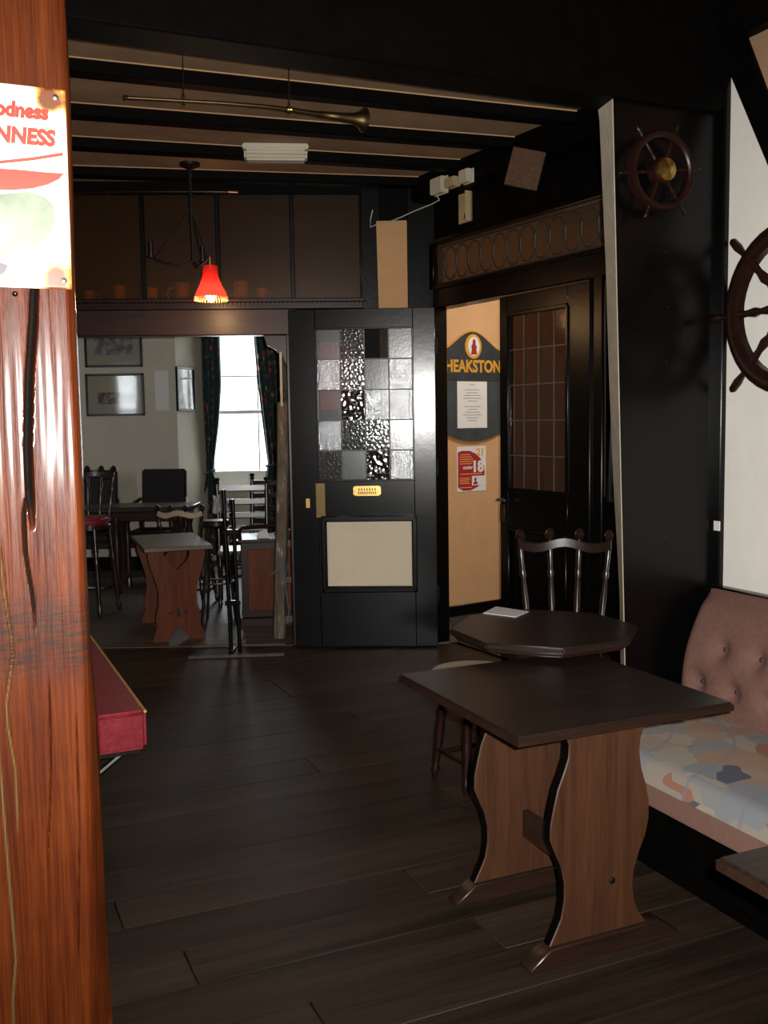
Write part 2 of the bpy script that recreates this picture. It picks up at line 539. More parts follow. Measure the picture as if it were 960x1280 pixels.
def m_pattern():
    t = NT('pastel_patterned_fabric')
    v = t.coord((1.0, 0.8, 1.0))
    nz = t.n('ShaderNodeTexNoise'); nz.inputs['Scale'].default_value = 4; t.l(v, nz.inputs['Vector'])
    mx = t.n('ShaderNodeMix', data_type='VECTOR'); mx.inputs[0].default_value = 0.03
    t.l(v, mx.inputs[4]); t.l(nz.outputs['Color'], mx.inputs[5])
    vo = t.n('ShaderNodeTexVoronoi', distance='CHEBYCHEV'); vo.inputs['Scale'].default_value = 11.5
    vo.inputs['Randomness'].default_value = 0.85
    t.l(mx.outputs[1], vo.inputs['Vector'])
    sp = t.n('ShaderNodeSeparateColor'); t.l(vo.outputs['Color'], sp.inputs[0])
    c = t.ramp(sp.outputs[0], [(0.0, (0.46, 0.40, 0.33)), (0.18, (0.50, 0.33, 0.23)), (0.34, (0.36, 0.37, 0.38)), (0.48, (0.52, 0.47, 0.38)),
                               (0.68, (0.33, 0.36, 0.40)), (0.80, (0.50, 0.38, 0.29)), (0.915, (0.07, 0.09, 0.16)), (0.955, (0.46, 0.18, 0.09))], 'CONSTANT')
    big = t.ramp(t.noise(v, 3.2, 2), [(0.4, (0.50, 0.40, 0.31)), (0.6, (0.36, 0.38, 0.40))])
    c = t.mix(0.18, c, big)
    c = t.mix(1.0, c, (0.66, 0.64, 0.62), 'MULTIPLY')
    wv = t.n('ShaderNodeTexWave', wave_type='RINGS', rings_direction='Z'); wv.inputs['Scale'].default_value = 1.7
    wv.inputs['Distortion'].default_value = 2.2; wv.inputs['Detail'].default_value = 1
    t.l(v, wv.inputs['Vector'])
    ln = t.ramp(wv.outputs['Fac'], [(0.0, (0.7, 0.7, 0.7)), (0.012, (0, 0, 0))])
    c = t.mix(ln, c, (0.20, 0.20, 0.24))
    t.set(Base_Color=c, Roughness=0.9)
    t.bump(t.noise(v, 120, 2), 0.2, 0.003)
    return t.m


def m_curtain():
    t = NT('dark_floral_curtain')
    v = t.coord()
    vo = t.n('ShaderNodeTexVoronoi'); vo.inputs['Scale'].default_value = 15; t.l(v, vo.inputs['Vector'])
    sp = t.n('ShaderNodeSeparateColor'); t.l(vo.outputs['Color'], sp.inputs[0])
    fl = t.ramp(sp.outputs[0], [(0, (0.05, 0.10, 0.08)), (0.4, (0.09, 0.17, 0.11)), (0.6, (0.6, 0.10, 0.10)), (0.8, (0.08, 0.12, 0.17)), (0.9, (0.55, 0.38, 0.20))], 'CONSTANT')
    k = t.ramp(vo.outputs['Distance'], [(0.33, (1, 1, 1)), (0.45, (0, 0, 0))])
    c = t.mix(k, (0.04, 0.07, 0.07), fl)
    t.set(Base_Color=c, Roughness=0.9)
    return t.m


def m_weathered():
    t = NT('flaking_painted_timber')
    v = t.coord((1, 1, 0.25)); f = t.noise(v, 22, 6, 0.7)
    g = t.noise(t.coord((1, 1, 0.2)), 9, 4)
    c = t.ramp(f, [(0.38, (0.055, 0.040, 0.028)), (0.56, (0.16, 0.125, 0.09)), (0.60, (0.20, 0.165, 0.12)), (0.645, (0.60, 0.55, 0.46))])
    c = t.mix(0.25, c, t.ramp(g, [(0.3, (0.05, 0.035, 0.025)), (0.7, (0.24, 0.19, 0.14))]))
    t.set(Base_Color=c, Roughness=0.75)
    t.bump(f, 0.5, 0.006)
    return t.m


def m_picture(name, sky, land):
    t = NT(name)
    v = t.coord(); sx = t.n('ShaderNodeSeparateXYZ'); t.l(v, sx.inputs[0])
    f = t.noise(v, 14, 5)
    c = t.mix(t.ramp(f, [(0.4, (0, 0, 0)), (0.6, (1, 1, 1))]), sky, land)
    t.set(Base_Color=c, Roughness=0.7)
    return t.m


M['tin'] = m_tin()
M['pattern'] = m_pattern()
M['curtain'] = m_curtain()
M['weathered'] = m_weathered()
M['print_a'] = m_picture('brown_engraving', (0.30, 0.25, 0.19), (0.07, 0.05, 0.045))
M['print_b'] = m_picture('grey_engraving', (0.36, 0.35, 0.32), (0.13, 0.12, 0.11))
M['shade'] = None


def m_shade():
    t = NT('red_fabric_lampshade')
    t.set(Base_Color=(0.55, 0.03, 0.02), Roughness=0.8)
    tl = t.n('ShaderNodeBsdfTranslucent'); tl.inputs[0].default_value = (0.6, 0.02, 0.02, 1)
    mx = t.n('ShaderNodeMixShader'); mx.inputs[0].default_value = 0.3
    t.l(t.b.outputs[0], mx.inputs[1]); t.l(tl.outputs[0], mx.inputs[2]); t.l(mx.outputs[0], t.out.inputs['Surface'])
    return t.m


M['shade'] = m_shade()
M['bulb'] = m_emit('glowing_bulb', (1.0, 0.75, 0.38), 60)
M['fringe'] = m_paint('gold_fringe', (0.55, 0.30, 0.10), 0.8, 0.2, 0.0, 30)
# ------------------------------------------------------------------ the shell
U_R, V_P = 2.68, 2.93            # right wall and pier front in the near room's axes
ZC = 2.93                        # ceiling plaster
floor = mk('floor', MB().box(-5, 5.5, -4.5, 11.2, -0.12, -0.032), M['floor_base'])
tag(floor, 'dark worn wooden floorboards running across the pub', 'floor', kind='structure')
_board = {}


def board(L, wdt, mat, key):
    k = (round(L, 2), key)
    if k not in _board:
        me = MB().box(-L / 2, L / 2, -wdt / 2 + 0.0012, wdt / 2 - 0.0012, -0.03, 0).mesh('floorboard', 0.0015)
        me.materials.append(mat); _board[k] = me
    return _board[k]


v = -2.3
WB = 0.19
while v < 7.0:
    u0, u1 = (-1.5, 2.75) if v < 3.0 else (0.1, 3.35)
    u = u0 - random.uniform(0, 0.9)
    while u < u1:
        L = random.choice((1.9, 2.4, 2.9))
        c = UV(u + L / 2, v + WB / 2)
        if c.y - (L / 2) * EX.y - WB < 6.42:
            o = link('floorboard', board(L - 0.004, WB, M['floor'], 'n'), None, floor)
            o.location = (c.x, c.y, random.uniform(-0.0015, 0.0)); o.rotation_euler.z = ANG
        u += L
    v += WB
y = 6.36
while y < 10.5:
    x = -4.1 - random.uniform(0, 0.8)
    while x < 0.5:
        L = random.choice((1.9, 2.4))
        o = link('floorboard', board(L - 0.004, 0.17, M['floor_far'], 'f'), None, floor)
        o.location = (x + L / 2, y + 0.085, 0.006)
        x += L
    y += 0.17

ceiling = mk('ceiling', MB().box(-5, 5.5, -4.5, 11.2, ZC, ZC + 0.12), M['ceil'])
tag(ceiling, 'smoke stained plaster ceiling between black joists', 'ceiling', kind='structure')


def beam_between(a, b, w, z0, z1, name, mat, parent, bevel=0.006):
    a = Vector((a[0], a[1])); b = Vector((b[0], b[1])); d = (b - a).normalized(); n = Vector((-d.y, d.x))
    pts = [a, b, b + n * w, a + n * w]
    return mk(name, MB().hexa([(p.x, p.y, z0) for p in pts] + [(p.x, p.y, z1) for p in pts]), mat, parent, bevel)


for (l, r) in (((86, 70), (736, 140)), ((86, 127), (661, 172)), ((86, 169), (595, 200)), ((86, 206), (537, 221)), ((86, 229), (505, 241))):
    a = PZ(l[0], l[1], ZC); b = PZ(r[0], r[1], ZC)
    d = (b - a).normalized()
    beam_between(a - d * 0.75, b + d * 0.1, 0.085, ZC - 0.058, ZC + 0.01, 'joist', M['black_matt'], ceiling)
    beam_between(a - d * 0.75 - Vector((0, .004, 0)), b + d * 0.0 - Vector((0, .004, 0)), 0.005, ZC - 0.005, ZC + 0.003, 'plaster_line', M['tan'], ceiling, 0)
# joists of the near room
for vv in (-1.5, -0.6, 0.3, 1.2, 2.1):
    beam_between(UV(-1.3, vv), UV(2.7, vv), 0.1, ZC - 0.02, ZC + 0.01, 'joist', M['black_matt'], ceiling)

# cross beam that carries the front of the ceiling, resting on the pier
bz = 2.545
tr1 = mk('trim_1', MB().hexa([UV(-1.4, V_P - 0.03, bz), UV(U_R, V_P - 0.03, bz), UV(U_R, V_P + 0.125, bz), UV(-1.4, V_P + 0.125, bz),
                              UV(-1.4, V_P - 0.03, ZC + .02), UV(U_R, V_P - 0.03, ZC + .02), UV(U_R, V_P + 0.125, ZC + .02), UV(-1.4, V_P + 0.125, ZC + .02)]),
         M['black_matt'], None, 0.008)
tag(tr1, 'deep black cross beam spanning the room in front of the joists', 'beam', kind='structure')

# right wall of the near room: timber framing with plaster infill
WR = Pl(UV(U_R, V_P)[:2], (-EY.x, -EY.y))      # s grows toward the camera, n points out of the room
wr = on_plane(WR, 'wall_right', 'white plaster wall framed by black timbers behind the bench', 'wall', kind='structure')
mk('wall_core', MB().box(-0.15, 5.4, 0.03, 0.16, 0, ZC + .02), M['white_wall'], wr)
sA, zA = WR.hit(904, 70); sB, zB = WR.hit(960, 205); sC, zC_ = WR.hit(933, 47); sD, zD = WR.hit(960, 120)
z_sill = WR.hit(930, 738)[1]; z_plate = zC_
s_stud = WR.hit(906, 400)[0]
slope = (zB - zA) / (sB - sA)
slope2 = (zD - zC_) / (sD - sC)


def sl(z): return sA + (z - zA) / slope


def sl2(z): return sC + (z - zC_) / slope2


z_low = z_sill
mk('infill_panel', MB().prism([(s_stud - .01, z_sill - .02), (sl(z_sill), z_sill - .02), (sl(zA), zA), (s_stud - .01, zA)], 0.012, 0.04), M['white_wall'], wr)
mk('infill_panel', MB().prism([(sl2(z_sill) , z_sill), (5.4, z_sill), (5.4, z_plate + .02), (sl2(z_plate + .02), z_plate + .02)], 0.012, 0.04), M['tan_dim'], wr)
mk('stud', MB().box(-0.02, s_stud, -0.012, 0.05, 0, ZC), M['black'], wr, 0.006)
mk('brace', MB().prism([(sl(z_low), z_low), (sl2(z_low), z_low), (sl2(z_plate + .05), z_plate + .05), (sl(z_plate + .05), z_plate + .05)], -0.01, 0.05), M['black_matt'], wr, 0.006)
mk('wall_plate', MB().box(-0.02, 5.4, -0.05, 0.05, z_plate, ZC + .01), M['black_matt'], wr, 0.006)
mk('sill_rail', MB().box(-0.02, 5.4, -0.03, 0.05, z_sill - 0.11, z_sill), M['black'], wr, 0.006)
mk('lower_boarding', MB().box(-0.02, 5.4, 0.0, 0.05, 0, z_sill - 0.1), M['black_matt'], wr)
a, b, c, d = WR.rect(891, 651, 899, 663, -0.012)
mk('paper_scrap', MB().box(s_stud * .35, s_stud * .35 + .03, -0.016, -0.0115, c, d), M['paper'], wr)

# pier at the end of the cross beam
PR = Pl(UV(U_R, V_P)[:2], (EX.x, EX.y))        # s negative to the left of the corner
sL = PR.hit(778, 500)[0]
pier = on_plane(PR, 'wall_pier', 'black painted pier projecting beside the bench', 'wall', kind='structure')
sPt, zPt = PR.hit(766, 137); sPb, zPb = PR.hit(779.5, 757)
_k = (sPt - sPb) / (zPt - zPb)
def pier_l(z): return sPb + _k * (z - zPb)
# its leaning plastered end
p = []
for (x0, x1, yy) in ((749, 767, 137), (752, 769, 210), (757, 774, 330), (761, 778, 470), (766, 779, 600), (771, 779.5, 690), (774, 780, 757), (777, 781, 960)):
    p.append((PR.hit(x0, yy, 0.125)[0], PR.hit(x1, yy, -0.012)[0], PR.hit(x1, yy)[1]))
p = [(PR.hit(748, 110, .12)[0], 0, bz + .01)] + p + [(PR.hit(778, 960, .12)[0], 0, 0.0)]
p = [q for q in p if 0 <= q[2] <= bz + .01]
core, edge_ = [], []
for (s0, s1, z) in p:
    f0 = pier_l(z)
    core += [(f0, 0.0, z), (.12, 0.0, z), (.12, .115, z), (s0, .115, z)]
    edge_ += [(f0 - .004, -.003, z), (f0, -.003, z), (s0, .118, z), (s0 - .004, .118, z)]
def loft(vv):
    n_ = len(vv) // 4
    ff = [tuple(range(4)), tuple(range(len(vv) - 4, len(vv)))]
    for i in range(n_ - 1):
        for k in range(4):
            ff.append((i * 4 + k, i * 4 + (k + 1) % 4, i * 4 + 4 + (k + 1) % 4, i * 4 + 4 + k))
    return MB().add(vv, ff)
mk('pier_core', loft(core), M['black'], pier)
mk('plaster_edge', loft(edge_), M['strip_white'], pier)
for (px, py) in ((834, 384), (833, 452), (836, 560), (832, 315), (831, 672)):
    s_, z_ = PR.hit(px, py)
    mk('nail', MB().lathe([(0, .003), (1, .002)], (s_, 0.002, z_), (s_, -0.004, z_), 6), M['steel'], pier)

# left walls, wall behind the camera
wl = mk('wall_left', MB().hexa([UV(.05, 3.0), UV(.19, 3.0), UV(.19, 7.0), UV(.05, 7.0)] + [UV(.05, 3.0, ZC + .02), UV(.19, 3.0, ZC + .02), UV(.19, 7.0, ZC + .02), UV(.05, 7.0, ZC + .02)]), M['tan_dim'])
tag(wl, 'brown plaster side wall behind the red bench', 'wall', kind='structure')
wl2 = empty('wall_near', (0, 0, 0), ANG, 'plaster wall of the near room behind the timber post', 'wall', kind='structure')
mk('side_wall', MB().box(-1.45, -1.3, -2.4, 3.06, 0, ZC + .02), M['tan_dim'], wl2)
mk('stub_wall', MB().box(-1.4, .19, V_P + .0, V_P + .12, 0, bz), M['tan_dim'], wl2)
wb = empty('wall_back', (0, 0, 0), ANG, 'plain plaster wall behind the viewer', 'wall', kind='structure')
mk('wall_segment', MB().box(-1.4, U_R + .1, -2.4, -2.25, 0, ZC + .01), M['tan_dim'], wb)

# ------------------------------------------------------------------ partition to the far room
WM = Pl((-2.0, 6.245), (2.34, 0.165))
wm = on_plane(WM, 'wall_middle', 'dark timber partition with glazed panels above a wide opening', 'wall', kind='structure')
TH = 0.085
s_l = 0.0 - 0.45
s_r1, s_r2 = WM.hit(361.5, 600)[0], WM.hit(373, 600)[0]
s_end = WM.hit(541, 300)[0] + 0.05
z_lin0 = WM.hit(230, 420)[1]; z_lin1 = WM.hit(230, 375)[1]; z_gl1 = WM.hit(230, 243)[1]
for (x0, x1, z0, z1) in ((-2.1, -1.56, 0, ZC), (-1.24, s_l, 0, ZC), (-1.56, -1.24, 0, 1.0), (-1.56, -1.24, 2.25, ZC)):
    mk('side_boarding', MB().box(x0, x1, 0, TH, z0, z1), M['mahogany'], wm)
w2 = on_plane(WM, 'window_2', 'plain sash window of the far room beside the dark partition', 'window', kind='structure')
mk('window_frame', MB().box(-1.56, -1.53, .01, .07, 1.0, 2.25).box(-1.27, -1.24, .01, .07, 1.0, 2.25).box(-1.56, -1.24, .01, .07, 1.0, 1.06).box(-1.56, -1.24, .01, .07, 2.19, 2.25).box(-1.56, -1.24, .02, .06, 1.6, 1.64), M['frame_white'], w2)
mk('pane', MB().box(-1.54, -1.26, .038, .042, 1.03, 2.22), M['clear_glass'], w2)
mk('opening_post', MB().box(s_r1, s_r2, -0.01, TH, 0, z_lin0 + .02), M['mahogany'], wm, 0.006)
mk('lintel', MB().box(s_l, s_r2 + .02, -0.02, TH, z_lin0, z_lin1 - .06), M['lintel'], wm, 0.006)
mk('cornice', MB().box(s_l, WM.hit(455, 375)[0], -0.075, TH, z_lin1 - .025, z_lin1).box(s_l, WM.hit(453, 375)[0], -0.05, TH, z_lin1 - .065, z_lin1 - .022), M['mahogany'], wm, 0.005)
dm = MB()
s = s_l + .03
while s < WM.hit(450, 380)[0]:
    dm.box(s, s + .014, -0.066, -0.045, z_lin1 - .048, z_lin1 - .024); s += 0.026
mk('dentil_row', dm, M['mahogany'], wm)['kind'] = 'stuff'
mk('head_rail', MB().box(s_l, WM.hit(455, 240)[0], -0.01, TH, z_gl1, ZC + .01), M['black_matt'], wm, 0.004)
divs = [s_l] + [WM.hit(px, 300)[0] for px in (85, 178, 272, 365, 452)]
for i in range(5):
    mk('pane', MB().box(divs[i] + .012, divs[i + 1] - .012, 0.02, 0.026, z_lin1 - .01, z_gl1 + .01), M['amber'], wm)
    mk('glazing_bar', MB().box(divs[i + 1] - .014, divs[i + 1] + .014, -0.004, 0.05, z_lin1 - .02, z_gl1 + .02), M['black'], wm, 0.004)
sp0, sp1 = WM.hit(470, 330)[0], WM.hit(509, 330)[0]
mk('backing_board', MB().box(s_l, divs[5], 0.26, 0.28, z_lin1 - .1, ZC), M['backing'], wm)
mk('back_shelf', MB().box(s_l, divs[5], 0.03, 0.27, z_lin1 - .07, z_lin1 - .045), M['mahogany'], wm)
mk('corner_post', MB().box(divs[5] - .005, sp0 + .03, -0.012, TH, z_lin1 - .1, ZC), M['black'], wm, 0.005)
mk('dark_boarding', MB().box(s_r2, sp0 + .06, 0.0, TH, 0, z_lin1 - .02), M['black_matt'], wm)
# leaning plaster strip between the posts
z0p = 0.0
q = [WM.hit(x, yy) for x, yy in ((470, 277), (508, 276), (508, 385), (480, 385))]
mk('plaster_strip', MB().prism([(q[3][0], 0.0), (q[2][0] + .01, 0.0), (q[1][0] + .004, q[1][1]), (q[0][0], q[0][1])], -0.016, 0.03), M['tan'], wm)
mk('corner_post', MB().box(sp1 - .002, s_end, -0.02, TH, 0, ZC), M['black'], wm, 0.005)
mk('top_boarding', MB().box(sp0 - .03, sp1 + .02, -0.008, TH, q[0][1] - .01, ZC), M['black_matt'], wm)
mk('wall_core', MB().box(sp0, s_end, .03, TH, 0, ZC), M['black_matt'], wm)
# carved bracket in the corner of the opening
br = [WM.hit(x, yy) for x, yy in ((329, 419), (346, 419), (362, 419), (362, 455), (357, 455), (352, 444), (344, 437), (333, 431))]
mk('bracket', MB().prism([(a_, b_) for a_, b_ in br], -0.005, 0.04), M['mahogany'], wm, 0.003)
mk('slot_rail', MB().box(WM.hit(350, 470)[0], WM.hit(353, 470)[0], -0.02, 0.0, WM.hit(350, 508)[1], WM.hit(350, 440)[1]), M['chair_worn'], wm)

# ------------------------------------------------------------------ partition to the lobby
PP = Pl((0.375, 6.32), (0.496, -0.868))
pp = on_plane(PP, 'wall_partition', 'black timber partition of the entrance lobby with patterned glass above', 'wall', kind='structure')
sJ1 = PP.hit(559, 560, .08)[0]
sO1 = PP.hit(625, 560, -.02)[0]
sE = PP.hit(790, 500)[0]
zt0 = [PP.hit(x, yy)[1] for x, yy in ((530, 358), (750, 321))]
zt1 = [PP.hit(x, yy)[1] for x, yy in ((530, 312), (750, 246))]
zT0 = sum(zt0) / 2; zT1 = sum(zt1) / 2
zO = PP.hit(590, 378)[1]
print('transom', zt0, zt1, 'open head', zO, 'sE', sE)
mk('jamb', MB().box(-0.05, sJ1, -0.03, 0.08, 0, zO + .02), M['black'], pp, 0.006)
mk('jamb_bead', MB().box(sJ1 - .035, sJ1 - .015, -0.042, -0.028, 0, zO), M['black'], pp, 0.004)
mk('head_rail', MB().box(-0.05, sE, -0.03, 0.08, zO, zT0), M['black'], pp, 0.006)
mk('upper_boarding', MB().box(-0.05, sE, -0.01, 0.08, zT1, ZC), M['black_matt'], pp)
hb = MB().box(-0.1, sE + .1, -0.15, 0.0, ZC - .14, ZC + .01)
mk('wall_beam', hb, M['black_matt'], pp, 0.006)
mk('transom_moulding', MB().box(-0.02, sE, -0.045, 0.0, zT1, zT1 + .03).box(-0.02, sE, -0.045, 0.0, zT0 - .02, zT0 + .008), M['black'], pp, 0.005)
s_t0 = PP.hit(528, 335)[0]
mk('transom_glass', MB().box(s_t0, sE, 0.01, 0.018, zT0 - .005, zT1 + .005), M['transom_glass'], pp)
mk('transom_post', MB().box(-0.05, s_t0, -0.025, 0.05, zT0 - .01, zT1 + .01), M['black'], pp, 0.005)
nE = 15
we = (sE - s_t0) / nE
zm = (zT0 + zT1) / 2; hz = (zT1 - zT0) / 2 - .035
for i in range(nE):
    cx = s_t0 + (i + .5) * we
    pts = [(cx + (we * .46) * math.copysign(abs(math.cos(t)) ** .85, math.cos(t)), 0.004, zm + hz * math.copysign(abs(math.sin(t)) ** .75, math.sin(t)))
           for t in [2 * PI * k / 22 for k in range(22)]]
    mk('lead_ring', MB().tube(pts, 0.0042, 5, closed=True), M['lead_dark'], pp)
lb = MB()
for zz in (zm - hz - .012, zm + hz + .012):
    lb.tube([(s_t0, .004, zz), (sE, .004, zz)], 0.004, 5)
mk('lead_border', lb, M['lead_dark'], pp)
# frame right of the second door, with a narrow sidelight
sD1 = PP.hit(742, 500)[0]; sD2 = PP.hit(758, 500)[0]
mk('jamb', MB().box(sD1, sD2, -0.03, 0.08, 0, zO + .01), M['black'], pp, 0.006)
mk('jamb_bead', MB().box(sD1 + .004, sD1 + .02, -0.044, -0.028, 0, zO), M['black'], pp, 0.004)
mk('sidelight_boarding', MB().box(sD2, sE + .15, -0.01, 0.08, 0, 1.02).box(sD2 + .09, sE + .9, -0.01, 0.08, 0, ZC), M['black_matt'], pp)
mk('sidelight_pane', MB().box(sD2, sD2 + .1, 0.02, 0.026, 1.0, zO + .01), M['door2_glass'], pp)
mk('sidelight_bead', MB().tube([(sD2 + .012, -.02, 1.05), (sD2 + .012, -.02, zO - .02)], 0.006, 6), M['black'], pp)

# ------------------------------------------------------------------ lobby behind it
TW = Pl((0.487, 7.195), (0.401, 0.262))
tw = on_plane(TW, 'wall_lobby', 'tan painted wall seen through the lobby doorway', 'wall', kind='structure')
mk('wall_face', MB().box(-0.5, 2.1, 0, 0.1, 0, ZC), M['tan'], tw)
mk('skirting', MB().box(-0.5, 2.1, -0.02, 0.0, 0, 0.09), M['black'], tw, 0.004)
e0 = TW.w(2.0, 0, 0); e1 = PP.w(sE + .85, 0.05, 0)
beam_between(e1[:2], (e0.x + .1, e0.y + .1), -0.12, 0, ZC, 'end_wall', M['tan'], None)
ew = bpy.data.objects['end_wall']; ew.name = 'wall_entrance'
tag(ew, 'tan end wall of the entrance lobby beside the street', 'wall', kind='structure')
c0 = WM.w(s_end - .12, TH, 0); c1 = TW.w(-.35, 0.05, 0)
ls = beam_between(c0[:2], c1[:2], 0.1, 0, ZC, 'wall_side', M['tan'], None)
tag(ls, 'narrow side wall of the entrance lobby', 'wall', kind='structure')
lf = mk('lobby_mat', MB().flat([tuple(PP.w(.03, .09, 0)[:2]), tuple(PP.w(sE, .09, 0)[:2]), tuple(TW.w(1.6, -.03, 0)[:2]), tuple(TW.w(-.05, -.03, 0)[:2])], -0.01, 0.012), M['floor_lobby'])
tag(lf, 'grey fibre entrance mat inside the lobby doorway', 'mat')

lam = empty('added_lobby_lamp', (1.62, 6.25, ZC), 0, 'round white lamp added out of view to brighten the entrance lobby', 'lamp')  # unseen fitting added to carry the extra lobby light
mk('base', MB().lathe([(0, .17), (.8, .17), (1, .16)], (0, 0, 0), (0, 0, -.03), 24), M['white_plastic'], lam)
mk('diffuser', MB().lathe([(0, .16), (.5, .155), (.85, .12), (1, .05)], (0, 0, -.028), (0, 0, -.075), 24), m_emit('lit_opal_diffuser', (1.0, .92, .78), 3.0), lam)

# ------------------------------------------------------------------ far room
YB, YW = 9.8, 10.4
xc = PD(220, 480, YB).x; xw = PD(262, 480, YW).x
BW = Pl((xc, YB), (1, 0.0))
fb = on_plane(BW, 'wall_far', 'cream wall of the far room with framed prints', 'wall', kind='structure')
mk('wall_face', MB().box(-2.4, 0.0, 0, 0.12, 0, ZC), M['cream_wall'], fb)
mk('skirting', MB().box(-2.4, 0.0, -0.02, 0, 0, .14), M['black'], fb, 0.004)
RW = Pl((xc, YB), (xw - xc, YW - YB))
rw = on_plane(RW, 'wall_return', 'short cream return wall beside the far curtain', 'wall', kind='structure')
Lr = math.hypot(xw - xc, YW - YB)
mk('wall_face', MB().box(0.0, Lr, 0, 0.1, 0, ZC), M['cream_wall'], rw)
WW = Pl((xw, YW), (1, 0))
ww = on_plane(WW, 'wall_window', 'cream wall around the bright far window', 'wall', kind='structure')
sw0, sw1 = WW.hit(258, 500)[0], WW.hit(348, 500)[0]
zw0 = WW.hit(300, 608)[1]; zw1 = 2.45
for (x0, x1, z0, z1) in ((-.1, sw0, 0, ZC), (sw1, 2.4, 0, ZC), (sw0, sw1, 0, zw0), (sw0, sw1, zw1, ZC)):
    mk('wall_segment', MB().box(x0, x1, 0, 0.15, z0, z1), M['cream_wall'], ww)
w1 = on_plane(WW, 'window_1', 'tall white sash window glaring with daylight between curtains', 'window', kind='structure')
zmid = WW.hit(300, 515)[1]
wf = MB()
for (x0, x1, z0, z1) in ((sw0, sw0 + .06, zw0, zw1), (sw1 - .06, sw1, zw0, zw1), (sw0, sw1, zw0, zw0 + .16), (sw0, sw1, zw1 - .08, zw1)):
    wf.box(x0, x1, .05, .12, z0, z1)
mk('window_frame', wf, M['frame_white'], w1, 0.004)
mk('meeting_rail', MB().box(sw0, sw1, .05, .1, zmid - .018, zmid + .018), M['frame_white'], w1, 0.004)
zu = WW.hit(300, 470)[1]
mk('glazing_bar', MB().box(sw0, sw1, .06, .09, zu - .008, zu + .008), M['frame_white'], w1, 0.004)
smx = WW.hit(322, 520)[0]
mk('glazing_bar', MB().box(smx - .008, smx + .008, .06, .09, zw0, zw1), M['frame_white'], w1, 0.004)
mk('window_sill', MB().box(sw0 - .05, sw1 + .05, -.08, .06, zw0 - .03, zw0 + .005), M['frame_white'], w1, 0.004)
mk('pane', MB().box(sw0, sw1, .074, .078, zw0, zw1), M['clear_glass'], w1)
for nm, x0, x1, y0, y1, lab in (('wall_farleft', -4.35, -4.2, 6.2, YB + .1, 'cream side wall of the far room'), ('wall_farright', 0.30, 0.40, 6.5, YW + .1, 'cream wall of the far room beside the lobby')):
    tag(mk(nm, MB().box(x0, x1, y0, y1, 0, ZC), M['cream_wall']), lab, 'wall', kind='structure')
tag(mk('wall_closing', MB().box(-4.3, -3.9, 6.05, 6.25, 0, ZC), M['cream_wall']), 'end piece of the dark partition beyond the left wall', 'wall', kind='structure')
#OBJECTS
# ------------------------------------------------------------------ the open stained glass door
DA, DB = PZ(371, 810, 0), PZ(547, 806, 0)
DA.y += .03; DB.y -= .035
DP = Pl(DA[:2], (DB.x - DA.x, DB.y - DA.y))
d1 = on_plane(DP, 'door_1', 'black open door with leaded textured panes and cream lower panel', 'door', kind='structure')
d1.rotation_euler.x = .014
DW = (Vector(DB[:2]) - Vector(DA[:2])).length
zTop = DP.hit(455, 387)[1]
g0, g1, gz0, gz1 = DP.rect(397, 411, 517, 600)
c0_, c1_, cz0, cz1 = DP.rect(410, 651, 515, 731)
T0, T1 = -0.045, 0.0
zb = 0.012
mk('stile', MB().box(0, g0, T0, T1, zb, zTop), M['door_black'], d1, 0.003)
mk('stile', MB().box(g1, DW, T0, T1, zb, zTop), M['door_black'], d1, 0.003)
mk('top_rail', MB().box(g0, g1, T0, T1, gz1, zTop), M['door_black'], d1, 0.003)
mk('lock_rail', MB().box(g0, g1, T0, T1, cz1 + .035, gz0), M['door_black'], d1, 0.003)
mk('bottom_rail', MB().box(g0, g1, T0, T1, zb, cz0 - .035), M['door_black'], d1, 0.003)
mk('lower_panel', MB().box(g0, g1, -0.03, -0.012, cz0 - .04, cz1 + .04), M['door_black'], d1)
mk('cream_panel', MB().box(c0_, c1_, -0.036, -0.029, cz0, cz1), M['cream_panel'], d1, 0.002)['label'] = 'cream painted lower panel'
bd = MB()
for (x0, x1, z0, z1) in ((c0_ - .035, c0_ - .003, cz0 - .04, cz1 + .04), (c1_ + .003, c1_ + .035, cz0 - .04, cz1 + .04), (c0_ - .035, c1_ + .035, cz0 - .04, cz0 - .003), (c0_ - .035, c1_ + .035, cz1 + .003, cz1 + .04)):
    bd.box(x0, x1, -0.056, -0.028, z0, z1)
mk('panel_moulding', bd, M['black'], d1, 0.006)
bd = MB()
for (x0, x1, z0, z1) in ((g0 - .004, g0 + .008, gz0, gz1), (g1 - .008, g1 + .004, gz0, gz1), (g0, g1, gz0 - .004, gz0 + .008), (g0, g1, gz1 - .008, gz1 + .004)):
    bd.box(x0, x1, -0.05, -0.02, z0, z1)
mk('glazing_bead', bd, M['black'], d1, 0.003)
pat = [[0, 1, 4, 0], [2, 1, 0, 2], [0, 3, 2, 2], [2, 1, 1, 0], [1, 0, 3, 2]]
cw, chh = (g1 - g0) / 4, (gz1 - gz0) / 5
for r_ in range(5):
    for c_ in range(4):
        x0 = g0 + c_ * cw; z1 = gz1 - r_ * chh
        pn = mk('pane', MB().box(-cw / 2 + .003, cw / 2 - .003, -.002, .002, -chh / 2 + .003, chh / 2 - .003), G[pat[r_][c_]], d1)
        pn.location = (x0 + cw / 2, -.03, z1 - chh / 2)
        pn.rotation_euler = (random.uniform(-.012, .012), 0, random.uniform(-.012, .012))
        if (r_, c_) == (0, 2): pn.rotation_euler = (-.028, 0, -.022)
lc = MB()
for c_ in range(1, 4): lc.box(g0 + c_ * cw - .004, g0 + c_ * cw + .004, -.036, -.024, gz0, gz1)
for r_ in range(1, 5): lc.box(g0, g1, -.0365, -.0235, gz0 + r_ * chh - .004, gz0 + r_ * chh + .004)
mk('lead_came', lc, M['lead'], d1, 0.001)
